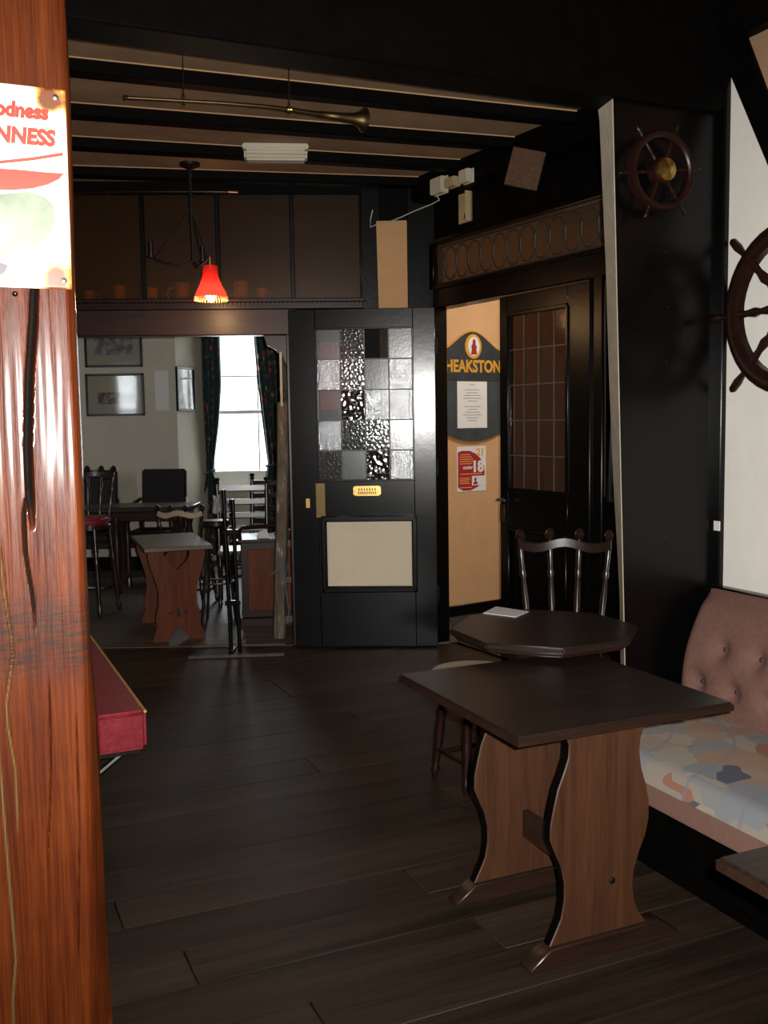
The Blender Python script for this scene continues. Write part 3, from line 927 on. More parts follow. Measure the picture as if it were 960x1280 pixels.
a, b, c, d = DP.rect(442, 606, 477, 619)
npl = mk('name_plate', MB().prism([(a, c + .012), (a + .008, c + .004), (a + .02, c), (b - .02, c), (b - .008, c + .004), (b, c + .012), (b, d - .012), (b - .008, d - .004), (b - .02, d), (a + .02, d), (a + .008, d - .004), (a, d - .012)], -.052, -.044), M['brass'], d1, 0.002)
npl['label'] = 'small brass plate with worn lettering'
eb = MB()
for row, (n_, zz) in enumerate(((7, c + (d - c) * .62), (9, c + (d - c) * .3))):
    for i in range(n_):
        x = a + .03 + (b - a - .06) * (i + .5) / n_
        eb.box(x - .004, x + .004, -.0535, -.0515, zz - .007, zz + .009)
mk('worn_lettering', eb, M['dull_brass'], npl)
a, b, c, d = DP.rect(396, 603, 408, 646)
mk('finger_plate', MB().box(a, b, -.05, -.044, c, d), M['dull_brass'], d1, 0.002)
a, b, c, d = DP.rect(383.5, 622, 389, 634)
mk('keyhole_plate', MB().box(a, b, -.049, -.044, c, d), M['brass'], d1, 0.002)
for zz in (.3, 1.1, 1.85):
    mk('hinge', MB().tube([(DW + .006, -.045, zz), (DW + .006, -.045, zz + .1)], .008, 8), M['iron'], d1)
# something red pinned up behind the glass of the door
rs0, rs1, rz0, rz1 = WM.rect(399, 428, 443, 512)
rp = mk('red_notice', MB().box(rs0, rs1, -.006, -.001, rz0, rz1), M['notice_red'])
rp.location = (WM.o.x, WM.o.y, 0); rp.rotation_euler.z = WM.ang
tag(rp, 'red sheet pinned behind the upper left panes of the open door', 'notice')

# ------------------------------------------------------------------ the second, leaded door
d2 = on_plane(PP, 'door_2', 'black half glazed door with plain leaded lights in the lobby partition', 'door', kind='structure')
sa = sO1; sb = sD1 - .004
ga, gb = PP.hit(638, 500)[0], PP.hit(713, 500)[0]
zg1 = (PP.hit(638, 394)[1] + PP.hit(712, 382)[1]) / 2
zg0 = (PP.hit(638, 612)[1] + PP.hit(712, 618)[1]) / 2
ztd = zO - .006
for (x0, x1) in ((sa, ga), (gb, sb)):
    mk('stile', MB().box(x0, x1, -.02, .025, .012, ztd), M['black'], d2, 0.003)
mk('top_rail', MB().box(ga, gb, -.02, .025, zg1, ztd), M['black'], d2, 0.003)
mk('lock_rail', MB().box(ga, gb, -.02, .025, zg0 - .22, zg0), M['black'], d2, 0.003)
mk('bottom_rail', MB().box(ga, gb, -.02, .025, .012, .25), M['black'], d2, 0.003)
mk('lower_panel', MB().box(ga, gb, -.008, .014, .2, zg0 - .2), M['black'], d2)
bd = MB()
for (x0, x1, z0, z1) in ((ga - .012, ga + .012, zg0, zg1), (gb - .012, gb + .012, zg0, zg1), (ga, gb, zg0 - .012, zg0 + .012), (ga, gb, zg1 - .012, zg1 + .012),
                         (ga, ga + .015, .25, zg0 - .22), (gb - .015, gb, .25, zg0 - .22), (ga, gb, zg0 - .235, zg0 - .215)):
    bd.box(x0, x1, -.03, -.012, z0, z1)
mk('glazing_bead', bd, M['black'], d2, 0.004)
nx, nz = 4, 5
for i in range(nx):
    for j in range(nz):
        w_, h_ = (gb - ga) / nx, (zg1 - zg0) / nz
        pn = mk('pane', MB().box(-w_ / 2 + .002, w_ / 2 - .002, -.002, .002, -h_ / 2 + .002, h_ / 2 - .002), M['door2_glass'], d2)
        pn.location = (ga + (i + .5) * w_, .0, zg0 + (j + .5) * h_)
        pn.rotation_euler = (random.uniform(-.015, .015), 0, random.uniform(-.015, .015))
lc = MB()
for i in range(1, nx): lc.box(ga + (gb - ga) * i / nx - .003, ga + (gb - ga) * i / nx + .003, -.006, .004, zg0, zg1)
for j in range(1, nz): lc.box(ga, gb, -.0065, .0045, zg0 + (zg1 - zg0) * j / nz - .003, zg0 + (zg1 - zg0) * j / nz + .003)
mk('lead_came', lc, M['lead'], d2)
sh, zh = PP.hit(635, 624)
mk('handle', MB().tube([(sa + .025, -.02, zh), (sa + .025, -.055, zh), (sa + .03, -.062, zh), (sa + .1, -.062, zh)], .008, 8), M['steel'], d2)
mk('lock_plate', MB().box(sa + .004, sa + .045, -.026, -.02, zh - .13, zh - .03), M['dull_brass'], d2, 0.001)

# ------------------------------------------------------------------ notices in the lobby
def tw_thing(name, label, cat, group=None):
    return on_plane(TW, name, label, cat, group)


cxp = 589.5
cs = TW.hit(cxp, 460)[0]
hw = TW.hit(628, 460)[0] - cs
zs = lambda yy: TW.hit(cxp, yy)[1]
mbd = tw_thing('menu_board', 'dark pub menu board with gold lettering and oval crest', 'sign')
top = []
for k in range(25):
    t = -1 + 2 * k / 24
    hgt = math.cos(min(1, abs(t) * 1.05) * PI) * .5 + .5
    top.append((cs + t * hw, zs(437) + (zs(413) - zs(437)) * hgt ** .8))
low = [(cs + t * hw, zs(541) + (zs(553.5) - zs(541)) * (1 - t * t)) for t in [1 - 2 * k / 16 for k in range(17)]]
mk('gold_edge', MB().prism(top + low, -.012, -.001), M['ink_gold'], mbd)
shr = lambda P_, k: [(cs + (x - cs) * k, zs(485) + (z - zs(485)) * (1 - (1 - k) * .8)) for x, z in P_]
mk('board', MB().prism(shr(top + low, .965), -.02, -.002), M['slate'], mbd, 0.002)
mid = [(cs + t * hw * .95, zs(477) + (zs(474) - zs(477)) * t * t) for t in [-1 + 2 * k / 12 for k in range(13)]]
lowpts = [(cs + (x - cs) * .95, z + .008) for x, z in low]
mk('writing_panel', MB().prism(mid + lowpts, -.023, -.018), M['slate2'], mbd)
mk('gold_line', MB().tube([(x, -.022, z) for x, z in mid], .004, 5), M['dull_brass'], mbd)
def oval(cx, cz, rx, rz, n=24): return [(cx + rx * math.cos(2 * PI * k / n), cz + rz * math.sin(2 * PI * k / n)) for k in range(n)]
oc = zs(433.5); ppm = hw / 38.5; vpm = (zs(420) - zs(440)) / 20
crest = mk('crest', MB().prism(oval(cs - .5 * ppm, oc, 10 * ppm, 15.5 * vpm), -.03, -.018), M['ink_gold'], mbd, 0.002)
mk('crest_field', MB().prism(oval(cs - .5 * ppm, oc, 7 * ppm, 12 * vpm), -.033, -.028), M['paper'], crest)
fg = [(-3.5, -10), (3.5, -10), (2.8, -4), (3.2, 0), (1.8, 3), (2.0, 6), (1.0, 9), (-.8, 9), (-1.6, 6), (-1.6, 3), (-3, 1), (-2.6, -4)]
mk('crest_emblem', MB().prism([(cs - .5 * ppm + x * ppm, oc + z * vpm) for x, z in fg], -.036, -.032), M['ink_red'], crest)
me = text_mesh('THEAKSTON', 0.125, 0.0045, 0.002)
bbx = [v_.co.x for v_ in me.vertices]
wd = max(bbx) - min(bbx)
ta, tb = TW.hit(545.5, 460)[0], TW.hit(623.5, 460)[0]
want = tb - ta
hgt = max(v_.co.z for v_ in me.vertices)
me.transform(Matrix.Diagonal((want / wd, 1, (zs(450) - zs(465)) / hgt, 1)))
t_ = link('lettering', me, M['ink_gold'], mbd); t_.location = ((ta + tb) / 2, -.022, zs(465))
# typed sheet on the board
a, b, c, d = TW.rect(569, 477, 606, 535)
ms = tw_thing('menu_sheet', 'white typed sheet fixed to the dark menu board', 'paper')
mk('sheet', MB().box(a, b, -.026, -.0235, c, d), M['paper'], ms)
lt = MB()
for i, (k, wq) in enumerate(((.93, .18), (.82, .5), (.76, .4), (.70, .55), (.64, .62), (.58, .3), (.46, .55), (.40, .3), (.34, .5), (.28, .62), (.22, .4), (.16, .3))):
    zz = c + (d - c) * k; xm = (a + b) / 2
    lt.box(xm - (b - a) * wq / 2, xm + (b - a) * wq / 2, -.0266, -.0258, zz - .003, zz + .003)
mk('typed_lines', lt, M['ink_grey'], ms)
# age poster
a, b, c, d = TW.rect(571, 558, 607, 614)
ap = tw_thing('age_poster', 'small red and white age restriction poster reading 18', 'poster')
mk('sheet', MB().box(a, b, -.004, -.0005, c, d), M['paper'], ap)
w_, h_ = b - a, d - c
fx = lambda x: a + w_ * x
fz = lambda z: c + h_ * z
mk('red_field', MB().prism([(fx(.03), fz(.88)), (fx(.2), fz(.91)), (fx(.45), fz(.9)), (fx(.68), fz(.82)), (fx(.86), fz(.68)), (fx(.94), fz(.52)), (fx(.95), fz(.36)), (fx(.86), fz(.2)), (fx(.7), fz(.09)), (fx(.45), fz(.02)), (fx(.2), fz(.02)), (fx(.03), fz(.1))], -.0055, -.003), M['ink_red'], ap)
mk('card_picture', MB().box(fx(.5), fx(.93), -.0068, -.005, fz(.13), fz(.34)), M['paper'], ap)
mk('card_figure', MB().prism([(fx(.54), fz(.15)), (fx(.70), fz(.15)), (fx(.68), fz(.20)), (fx(.64), fz(.22)), (fx(.66), fz(.26)), (fx(.65), fz(.30)), (fx(.59), fz(.30)), (fx(.58), fz(.26)), (fx(.60), fz(.22)), (fx(.56), fz(.20))], -.0076, -.006), M['ink_red'], ap)
for body, x, z, sz, mt, bo in (('18', .70, .44, .11, M['paper'], .0055), ('under', .36, .50, .038, M['paper'], .001), ('21', .80, .80, .075, M['ink_orange'], .002)):
    t_ = link('lettering', text_mesh(body, sz, bo, .0006), mt, ap); t_.location = (fx(x), -.0072, fz(z))
tl = MB()
for zz, x0, x1 in ((.82, .1, .45), (.77, .08, .5), (.72, .08, .55), (.67, .08, .6), (.62, .08, .5), (.39, .1, .85), (.30, .08, .44), (.26, .08, .44), (.22, .08, .4), (.18, .08, .44), (.09, .1, .5)):
    tl.box(fx(x0), fx(x1), -.0062, -.005, fz(zz) - .0028, fz(zz) + .0028)
mk('print_lines', tl, M['ink_orange'], ap)

# ------------------------------------------------------------------ tables of the near room
def slab_table(name, label, cat, group=None):
    """origin at the floor under the left far corner of the top; x along the near room's x, -y toward the viewer"""
    t = empty(name, (0, 0, 0), 0, label, cat, group)
    X, Y, Z = 0.673, 0.684, 0.68
    mk('table_top', MB().box(0, X, -Y, 0, Z - .026, Z), M['table_top'], t, 0.004, 2)
    mk('edge_band', MB().box(-.002, X + .002, -Y - .002, .002, Z - .024, Z - .006), M['table_foot'], t)
    left = [(470, 115), (492, 150), (505, 200), (503, 250), (490, 300), (468, 370), (455, 440), (445, 500), (443, 560), (458, 610), (478, 670), (490, 740), (490, 810), (480, 880), (462, 930), (440, 985)]
    right = [(784, 64), (765, 110), (748, 170), (745, 220), (752, 285), (768, 350), (780, 420), (780, 490), (768, 555), (748, 610), (730, 680), (725, 740), (731, 800), (745, 850), (775, 905)]
    zt, zbm = Z - .026, .055
    cxl = 613.
    sc = 0.315 / 330.
    L_ = [((x - cxl) * sc - .02, zt - (y_ - 115) / 870. * (zt - zbm)) for x, y_ in left]
    R_ = [((x - cxl) * sc - .02, zt - (y_ - 64) / 841. * (zt - zbm)) for x, y_ in right]
    prof = L_ + R_[::-1]
    for yy in (-Y + .125, -.155):
        lg = mk('slab_leg', MB().prism([(x + .345, z) for x, z in prof], yy - .016, yy + .016), M['table_leg'], t, 0.003)
        lg.data.materials.append(M['black'])
        for pg in lg.data.polygons:
            if abs(pg.normal.y) < .5: pg.material_index = 1
        ft = [(.095, 0.0), (.582, 0.0), (.582, .012), (.52, .055), (.16, .055), (.095, .012)]
        mk('foot', MB().prism(ft, yy - .028, yy + .028), M['table_foot'], t, 0.003)
        mk('bolt', MB().lathe([(0, .009), (.7, .009), (1, .005)], (.36, yy - .014, .20), (.36, yy - .022, .20), 10), M['iron'], lg)
    mk('stretcher', MB().box(.33, .352, -Y + .13, -.16, .17, .255), M['table_foot'], t, 0.002)
    return t


u0, v0 = 1.245, 2.70
nt = slab_table('pub_table', 'dark topped pub table with two wavy slab legs beside the upholstered bench', 'table')
nt.location = UV(u0, v0, 0); nt.rotation_euler.z = ANG
nt2 = copy_tree(nt)
p_ = PZ(897, 1071, .68)
nt2.location = (p_.x, p_.y, 0); nt2.rotation_euler.z = ANG
tag(nt2, 'dark table corner jutting over the front of the upholstered bench seat', 'table')

# octagonal table
zo = .735
ot = empty('octagonal_table', UV(1.865, 2.855, 0), ANG, 'dark octagonal table in front of the black pier', 'table')
def octo(r, ph=PI / 8): return [(r * math.cos(ph + k * PI / 4), r * math.sin(ph + k * PI / 4)) for k in range(8)]
mk('table_top', MB().flat(octo(.325), zo - .022, zo), M['table_top'], ot, 0.005, 2)
mk('moulded_edge', MB().flat(octo(.308), zo - .036, zo - .020), M['mahogany'], ot, 0.005, 2)
mk('apron', MB().flat(octo(.15), zo - .10, zo - .034), M['mahogany'], ot, 0.004)
mk('column', MB().lathe([(0, .05), (.05, .05), (.1, .035), (.25, .028), (.45, .045), (.6, .055), (.72, .035), (.78, .05), (.84, .035), (1, .06)], (0, 0, .1), (0, 0, zo - .09), 16), M['mahogany'], ot)
for k in range(4):
    th = PI / 4 + k * PI / 2
    mk('foot', MB().tube([(.02 * math.cos(th), .02 * math.sin(th), .16), (.09 * math.cos(th), .09 * math.sin(th), .09), (.14 * math.cos(th), .14 * math.sin(th), .035), (.17 * math.cos(th), .17 * math.sin(th), .02)], [.03, .024, .02, .02], 8), M['mahogany'], ot)
bm_p = [PZ(604, 767, zo), PZ(620, 759, zo), PZ(661, 765, zo), PZ(645, 772, zo)]
cen = sum((Vector(q_) for q_ in bm_p), Vector()) / 4
be = mk('paper_sheet', MB().flat([(q_.x - cen.x, q_.y - cen.y) for q_ in bm_p], 0.0008, 0.003), M['paper'])
be.location = (cen.x, cen.y, zo)
tag(be, 'small white sheet lying on the octagonal table', 'paper')

# ------------------------------------------------------------------ chairs
LEGP = [(0, .011), (.05, .015), (.09, .019), (.12, .013), (.2, .016), (.45, .021), (.6, .018), (.66, .024), (.70, .014), (.76, .021), (.8, .018), (1, .015)]
SPIN = [(0, .012), (.1, .017), (.2, .011), (.25, .016), (.3, .011), (.5, .016), (.7, .011), (.76, .017), (.8, .012), (1, .013)]


def spindle_chair(name, label, cat, seat_h=.45, back_h=.45, seat_mat='chair', rail_mat='chair', wid=.2, group=None, cushion=None):
    """low curved back of four turned uprights with ball finials; faces -y"""
    t = empty(name, (0, 0, 0), 0, label, cat, group)
    pts = [(wid * 1.05 * math.copysign(abs(math.cos(a_)) ** .7, math.cos(a_)), wid * math.copysign(abs(math.sin(a_)) ** .7, math.sin(a_))) for a_ in [2 * PI * k / 28 for k in range(28)]]
    mk('seat', MB().flat(pts, seat_h - .035, seat_h), M[seat_mat], t, 0.008, 2)
    if cushion: mk('cushion', MB().flat([(x * .96, y_ * .96) for x, y_ in pts], seat_h, seat_h + .055), M[cushion], t, 0.015, 3)
    for sx in (-1, 1):
        for sy in (-1, 1):
            mk('leg', MB().lathe(LEGP, (sx * wid * 1.02, sy * wid * .98, 0), (sx * wid * .78, sy * wid * .74, seat_h - .03), 10), M['chair'], t)
        mk('stretcher', MB().lathe([(0, .008), (.5, .014), (1, .008)], (sx * wid * .96, -wid * .92, seat_h * .3), (sx * wid * .96, wid * .92, seat_h * .3), 8), M['chair'], t)
    mk('stretcher', MB().lathe([(0, .008), (.5, .014), (1, .008)], (-wid * .96, 0, seat_h * .3), (wid * .96, 0, seat_h * .3), 8), M['chair'], t)
    zr = seat_h + back_h * .82
    up = []
    for k in range(4):
        f_ = -1 + 2 * k / 3
        x0, y0 = f_ * wid * .78, wid * (.86 - .22 * f_ * f_)
        x1, y1 = f_ * wid * 1.02, wid * (1.12 - .25 * f_ * f_)
        up.append((x1, y1))
        s_ = mk('spindle', MB().lathe(SPIN, (x0, y0, seat_h - .01), (x1, y1, zr), 10), M['chair'], t)
        mk('finial', MB().lathe([(0, .012), (.25, .01), (.35, .018), (.6, .024), (.85, .017), (1, .004)], (x1, y1, zr + .02), (x1 * 1.02, y1 * 1.02, zr + .09), 10), M['chair'], s_)
    rp_ = []
    for k in range(13):
        f_ = -1.06 + 2.12 * k / 12
        rp_.append((f_ * wid * 1.02, wid * (1.12 - .25 * f_ * f_), zr + .018 + .012 * math.cos(f_ * 5)))
    vs_, fs = [], []
    for (x, y_, z) in rp_:
        vs_ += [(x, y_ - .013, z - .024), (x, y_ + .013, z - .024), (x, y_ + .011, z + .02), (x, y_ - .011, z + .02)]
    for k in range(12):
        for j in range(4):
            j2 = (j + 1) % 4
            fs.append((k * 4 + j, k * 4 + 4 + j, k * 4 + 4 + j2, k * 4 + j2))
    fs += [(0, 1, 2, 3), (51, 50, 49, 48)]
    mk('top_rail', MB().add(vs_, fs), M[rail_mat], t, 0.004)
    return t


ch = spindle_chair('spindle_chair', 'dark spindle chair with ball finials pulled up behind the octagonal table', 'chair', .45, .52, wid=.185)
pc = PD(704, 700, 4.14)
ch.location = (pc.x, pc.y, 0); ch.rotation_euler.z = math.radians(-12)

st = empty('round_stool', (0, 0, 0), .5, 'round wooden stool with turned legs tucked behind the wavy legged table', 'stool')
mk('seat', MB().lathe([(0, .15), (.3, .172), (.7, .175), (1, .165)], (0, 0, .418), (0, 0, .45), 28), M['chair_worn'], st)
for k in range(4):
    th = PI / 4 + k * PI / 2
    mk('leg', MB().lathe(LEGP, (.165 * math.cos(th), .165 * math.sin(th), 0), (.115 * math.cos(th), .115 * math.sin(th), .42), 10), M['mahogany'], st)
for k in range(4):
    t1, t2 = PI / 4 + k * PI / 2, PI / 4 + (k + 1) * PI / 2
    mk('stretcher', MB().lathe([(0, .007), (.5, .012), (1, .007)], (.155 * math.cos(t1), .155 * math.sin(t1), .1 + .02 * (k % 2)), (.155 * math.cos(t2), .155 * math.sin(t2), .1 + .02 * (k % 2)), 8), M['mahogany'], st)
ps = PZ(592, 838, .45)
st.location = (ps.x, ps.y, 0)

# ------------------------------------------------------------------ upholstered bench on the right
bn = empty('upholstered_bench', UV(1.94, V_P - .005, 0), ANG, 'fitted bench with pink buttoned back and pastel patterned seat', 'bench')
BL = 3.6
wd_ = U_R - 1.94 - .035
mk('plinth', MB().box(.1, wd_, -BL, -.02, 0, .255), M['black_matt'], bn, 0.004)
mk('kick_board', MB().box(.085, .11, -BL, -.02, 0, .03), M['black'], bn)
mk('seat_band', MB().box(0, wd_ - .1, -BL, -.03, .25, .335), M['pink_band'], bn, 0.012, 2)
# seat pad: softly crowned grid
def pad(x0, x1, y0, y1, z0, z1, nx_, ny_, crown):
    vs_, fs = [], []
    for j in range(ny_ + 1):
        for i in range(nx_ + 1):
            fx_, fy_ = i / nx_, j / ny_
            e = min(fx_, 1 - fx_) * (x1 - x0); e2 = min(fy_, 1 - fy_) * (y1 - y0)
            k = min(1, e / .04) ** .5 * min(1, e2 / .04) ** .5
            vs_.append((x0 + (x1 - x0) * fx_, y0 + (y1 - y0) * fy_, z0 + (z1 - z0) * k + crown * math.sin(PI * fx_)))
    for j in range(ny_):
        for i in range(nx_):
            n_ = j * (nx_ + 1) + i
            fs.append((n_, n_ + 1, n_ + nx_ + 2, n_ + nx_ + 1))
    return MB().add(vs_, fs)


mk('seat_pad', pad(-.004, wd_ - .08, -BL, -.03, .325, .385, 24, 60, .012), M['pattern'], bn)
# buttoned back: grid with dimples, leaning back
nr, ncol = 40, 200
zb0, zb1 = .37, .80
btn = []
for row, zf in enumerate((.28, .58)):
    x = .16 + (.085 if row else 0)
    while x < BL - .05:
        btn.append((x, zf)); x += .17
vs_, fs = [], []
for j in range(nr + 1):
    f_ = j / nr
    for i in range(ncol + 1):
        yy = -.04 - (BL - .05) * i / ncol
        arc = 1.0
        base = .075 + .045 * math.sin(PI * min(1, f_ * 1.05)) if f_ < .97 else .06
        rnd_ = 1 - max(0, (f_ - .86) / .14) ** 2 * .85
        endr = 1 - max(0, (.06 - (-yy - .04)) / .06) ** 2 * .6
        th_ = base * rnd_ * endr
        for (bx, bf) in btn:
            d2_ = ((-yy - bx) ** 2 + ((f_ - bf) * (zb1 - zb0)) ** 2)
            if d2_ < .02: th_ -= .028 * math.exp(-d2_ / .0011) + .008 * math.exp(-d2_ / .004)
        lean = .11 * (1 - f_)
        vs_.append((wd_ - .005 - lean - max(th_, .012), yy + (.0), zb0 + (zb1 - zb0) * f_))
n0 = len(vs_)
for j in (0, nr):
    for i in (0, ncol):
        pass
for j in range(nr):
    for i in range(ncol):
        a_ = j * (ncol + 1) + i
        fs.append((a_, a_ + 1, a_ + ncol + 2, a_ + ncol + 1))
# closed end, top and rear
rear = {}
for j in range(nr + 1):
    for i in (0, ncol):
        rear[(j, i)] = len(vs_)
        vs_.append((wd_ + .0, -.04 - (BL - .05) * i / ncol, zb0 + (zb1 - zb0) * j / nr))
for j in range(nr):
    for i in (0, ncol):
        a_ = j * (ncol + 1) + i
        fs.append((a_, a_ + ncol + 1, rear[(j + 1, i)], rear[(j, i)]))
fs.append(tuple([nr * (ncol + 1) + i for i in range(ncol + 1)] + [rear[(nr, ncol)], rear[(nr, 0)]]))
bk = mk('buttoned_back', MB().add(vs_, fs), M['pink'], bn)
for (bx, bf) in btn:
    if bx < 1.6:
        zz = zb0 + (zb1 - zb0) * bf
        xx = wd_ - .005 - .11 * (1 - bf) - (.075 + .045 * math.sin(PI * bf * 1.05)) + .036
        mk('button', MB().lathe([(0, .012), (.5, .012), (.9, .007), (1, .002)], (xx + .006, -bx, zz), (xx - .008, -bx, zz), 10), M['button'], bk)

# ------------------------------------------------------------------ red bench on the left
rb = empty('red_bench', UV(.617, 3.458, 0), ANG, 'red vinyl wall seat on a metal strut beyond the timber post', 'bench')
RL = 1.72
rx0 = -.175
q1 = .45; q0 = .31
pts = []
mk('seat_pad', MB().box(rx0, 0.0, 0, RL, q0, q1), M['red_vinyl'], rb, 0.014, 3)
mk('seat_board', MB().box(rx0 - .19, -.02, .03, RL, q0 - .02, q0), M['chair'], rb)
mk('rear_pad', MB().box(rx0 - .23, rx0 - .004, .01, RL, q0, q1 - .012), M['red_vinyl'], rb, 0.014, 3)
mk('piping', MB().tube([(-.002, .01, q1 - .006), (-.002, RL, q1 - .006)], .006, 6), M['fringe'], rb)
for yy in (.10, 1.5):
    mk('strut', MB().tube([(-.05, yy, q0 - .02), (rx0 - .20, yy, .06)], .012, 8), M['iron'], rb)
    mk('wall_bracket', MB().box(rx0 - .25, rx0 - .20, yy - .02, yy + .02, 0, q0 - .02), M['iron'], rb)

# ------------------------------------------------------------------ timber post with the tin sign
PO = Pl((-.433, 1.45), (EX.x, EX.y))
edge1 = [(80, 0), (86, 110), (90, 250), (92, 362), (97, 470), (101, 560), (106, 690), (110, 800), (113, 900), (116, 1000), (118, 1140), (119, 1280)]
edge2 = [(82, 0), (88, 110), (92, 250), (94, 362), (99, 470), (103, 560), (108, 690), (113, 800), (122, 900), (127, 1000), (133, 1150), (141, 1280)]
E1 = [PO.hit(*e) for e in edge1]; E2 = [PO.hit(e[0], e[1], .03) for e in edge2]


def interp(tab, z):
    tab = sorted(tab, key=lambda q_: q_[1])
    if z <= tab[0][1]: return tab[0][0]
    if z >= tab[-1][1]: return tab[-1][0]
    for (s0_, z0_), (s1_, z1_) in zip(tab, tab[1:]):
        if z0_ <= z <= z1_: return s0_ + (s1_ - s0_) * (z - z0_) / max(1e-6, z1_ - z0_)


def poly(pts): return [PO.hit(*q_) for q_ in pts]


cracks = [(poly([(44, 340), (42, 400), (37, 470), (35, 560), (37, 610), (40, 645)]), .0046, .035, 0),
          (poly([(38, 600), (30, 640), (32, 690), (40, 740), (44, 775)]), .0022, .008, 0),
          (poly([(0, 690), (5, 740), (14, 795), (16, 820), (8, 880), (10, 910), (19, 960), (22, 1030)]), .0019, .004, 1),
          (poly([(0, 950), (5, 1020), (14, 1130), (20, 1200), (16, 1250), (18, 1330)]), .0021, .004, 1),
          (poly([(62, 860), (64, 960), (60, 1080)]), .0010, .004, 0),
          (poly([(96, 900), (99, 1050), (98, 1200)]), .0010, .004, 0)]
cracks = [(sorted(c_, key=lambda q_: q_[1]), w_, d_, f_) for c_, w_, d_, f_ in cracks]
zlist = [0.0 + .03 * i for i in range(20)]
z = .6
while z < 2.15: zlist.append(z); z += .0042
while z < ZC: zlist.append(z); z += .05
zlist.append(ZC)
NCOL = 190
vs_, fs, fill, scor, dirt = [], [], [], [], []
z_sc0, z_sc1 = PO.hit(50, 850)[1], PO.hit(50, 745)[1]
from mathutils import noise as mnoise
for z in zlist:
    e1_ = interp(E1, z); e2_ = interp(E2, z)
    for i in range(NCOL + 1):
        f_ = i / NCOL
        s_ = -.30 + (e1_ + .30) * (1 - (1 - f_) ** 1.6)
        n_ = .004 * mnoise.noise((s_ * 14, z * 1.7, 3.1)) + .0012 * mnoise.noise((s_ * 90, z * 4, 1.2))
        edge = e1_ - s_
        if edge < .012: n_ += (.012 - edge) ** 2 * 40
        fl = 0.0; dt = 0.0
        for (c_, w_, dd, ff) in cracks:
            if c_[0][1] - .02 < z < c_[-1][1] + .02:
                cs_ = interp(c_, z)
                end = min(1, max(0, (z - c_[0][1] + .02) / .05), max(0, (c_[-1][1] + .02 - z) / .05))
                x = abs(s_ - cs_) / (w_ * (.55 + .45 * end))
                if x < 3:
                    g_ = math.exp(-x ** 4) * end
                    n_ += dd * g_
                    if not ff and dd > .006: dt = max(dt, min(1, g_ * 1.5))
                    if ff: fl = max(fl, min(1, g_ * 1.6))
        sc_ = max(0, 1 - abs((z - (z_sc0 + z_sc1) / 2) / ((z_sc1 - z_sc0) * .62)))
        vs_.append((s_, n_, z)); fill.append(fl); dirt.append(dt); scor.append(min(1, sc_ * 1.8))
    for (s_, n_) in ((max(e2_, e1_ + .001), .03), (max(e2_, e1_ + .001) - .004, .26), (-.30, .26)):
        vs_.append((s_, n_, z)); fill.append(0); dirt.append(0); scor.append(0)
RW_ = NCOL + 4
for j in range(len(zlist) - 1):
    for i in range(RW_):
        i2 = (i + 1) % RW_
        fs.append((j * RW_ + i, j * RW_ + i2, (j + 1) * RW_ + i2, (j + 1) * RW_ + i))
fs.append(tuple(range(RW_))); fs.append(tuple(range(len(vs_) - RW_, len(vs_))))
me = bpy.data.meshes.new('timber_post')
me.from_pydata(vs_, [], fs)
for nm, arr in (('filler', fill), ('scorch', scor), ('dirt', dirt)):
    at = me.attributes.new(nm, 'FLOAT', 'POINT'); at.data.foreach_set('value', arr)
bmx = bmesh.new(); bmx.from_mesh(me); bmesh.ops.recalc_face_normals(bmx, faces=bmx.faces); bmx.to_mesh(me); bmx.free()
for p_ in me.polygons: p_.use_smooth = True
me.set_sharp_from_angle(angle=math.radians(50))
post = link('timber_post', me, M['post'])
post.location = (PO.o.x, PO.o.y, 0); post.rotation_euler.z = PO.ang
tag(post, 'cracked varnished orange timber post beside the tin sign', 'post')
# the tin sign
sg = on_plane(PO, 'tin_sign', 'cream enamelled tin sign with red lettering screwed to the timber post', 'sign')
OFS = -.010
tl_, tr_, br_ = PO.hit(0, 110, OFS), PO.hit(81.5, 113, OFS), PO.hit(90, 362, OFS)
zs0, zs1 = br_[1], tr_[1]
x1t, x1b = tr_[0], br_[0]
x0 = x1t - .27
vs_, fs, rust = [], [], []
NX, NZ = 60, 66
for j in range(NZ + 1):
    fz_ = j / NZ
    xr = x1b + (x1t - x1b) * fz_
    for i in range(NX + 1):
        fx_ = i / NX
        x = x0 + (xr - x0) * fx_; zz = zs0 + (zs1 - zs0) * fz_
        d_ = min((xr - x), .05); dz = min(zz - zs0, zs1 - zz)
        cr = math.hypot(xr - .022 - x, min(abs(zz - zs0 - .016), abs(zs1 - .016 - zz)))
        r_ = .95 * math.exp(-(cr / .016) ** 2) + .30 * math.exp(-(d_ / .006)) + .2 * math.exp(-dz / .005) + .36 * math.exp(-(((xr - .022 - x) / .02) ** 2)) * math.exp(-((min(zz - zs0, zs1 - zz)) / .05))
        vs_.append((x, OFS + .0006 * math.sin(x * 40), zz)); rust.append(r_)
for j in range(NZ):
    for i in range(NX):
        a_ = j * (NX + 1) + i
        fs.append((a_, a_ + 1, a_ + NX + 2, a_ + NX + 1))
me = bpy.data.meshes.new('plate'); me.from_pydata(vs_, [], fs)
at = me.attributes.new('rust', 'FLOAT', 'POINT'); at.data.foreach_set('value', rust)
for p_ in me.polygons: p_.use_smooth = True
pl_ = link('plate', me, M['tin'], sg)
so = pl_.modifiers.new('thickness', 'SOLIDIFY'); so.thickness = .0016; so.offset = -1
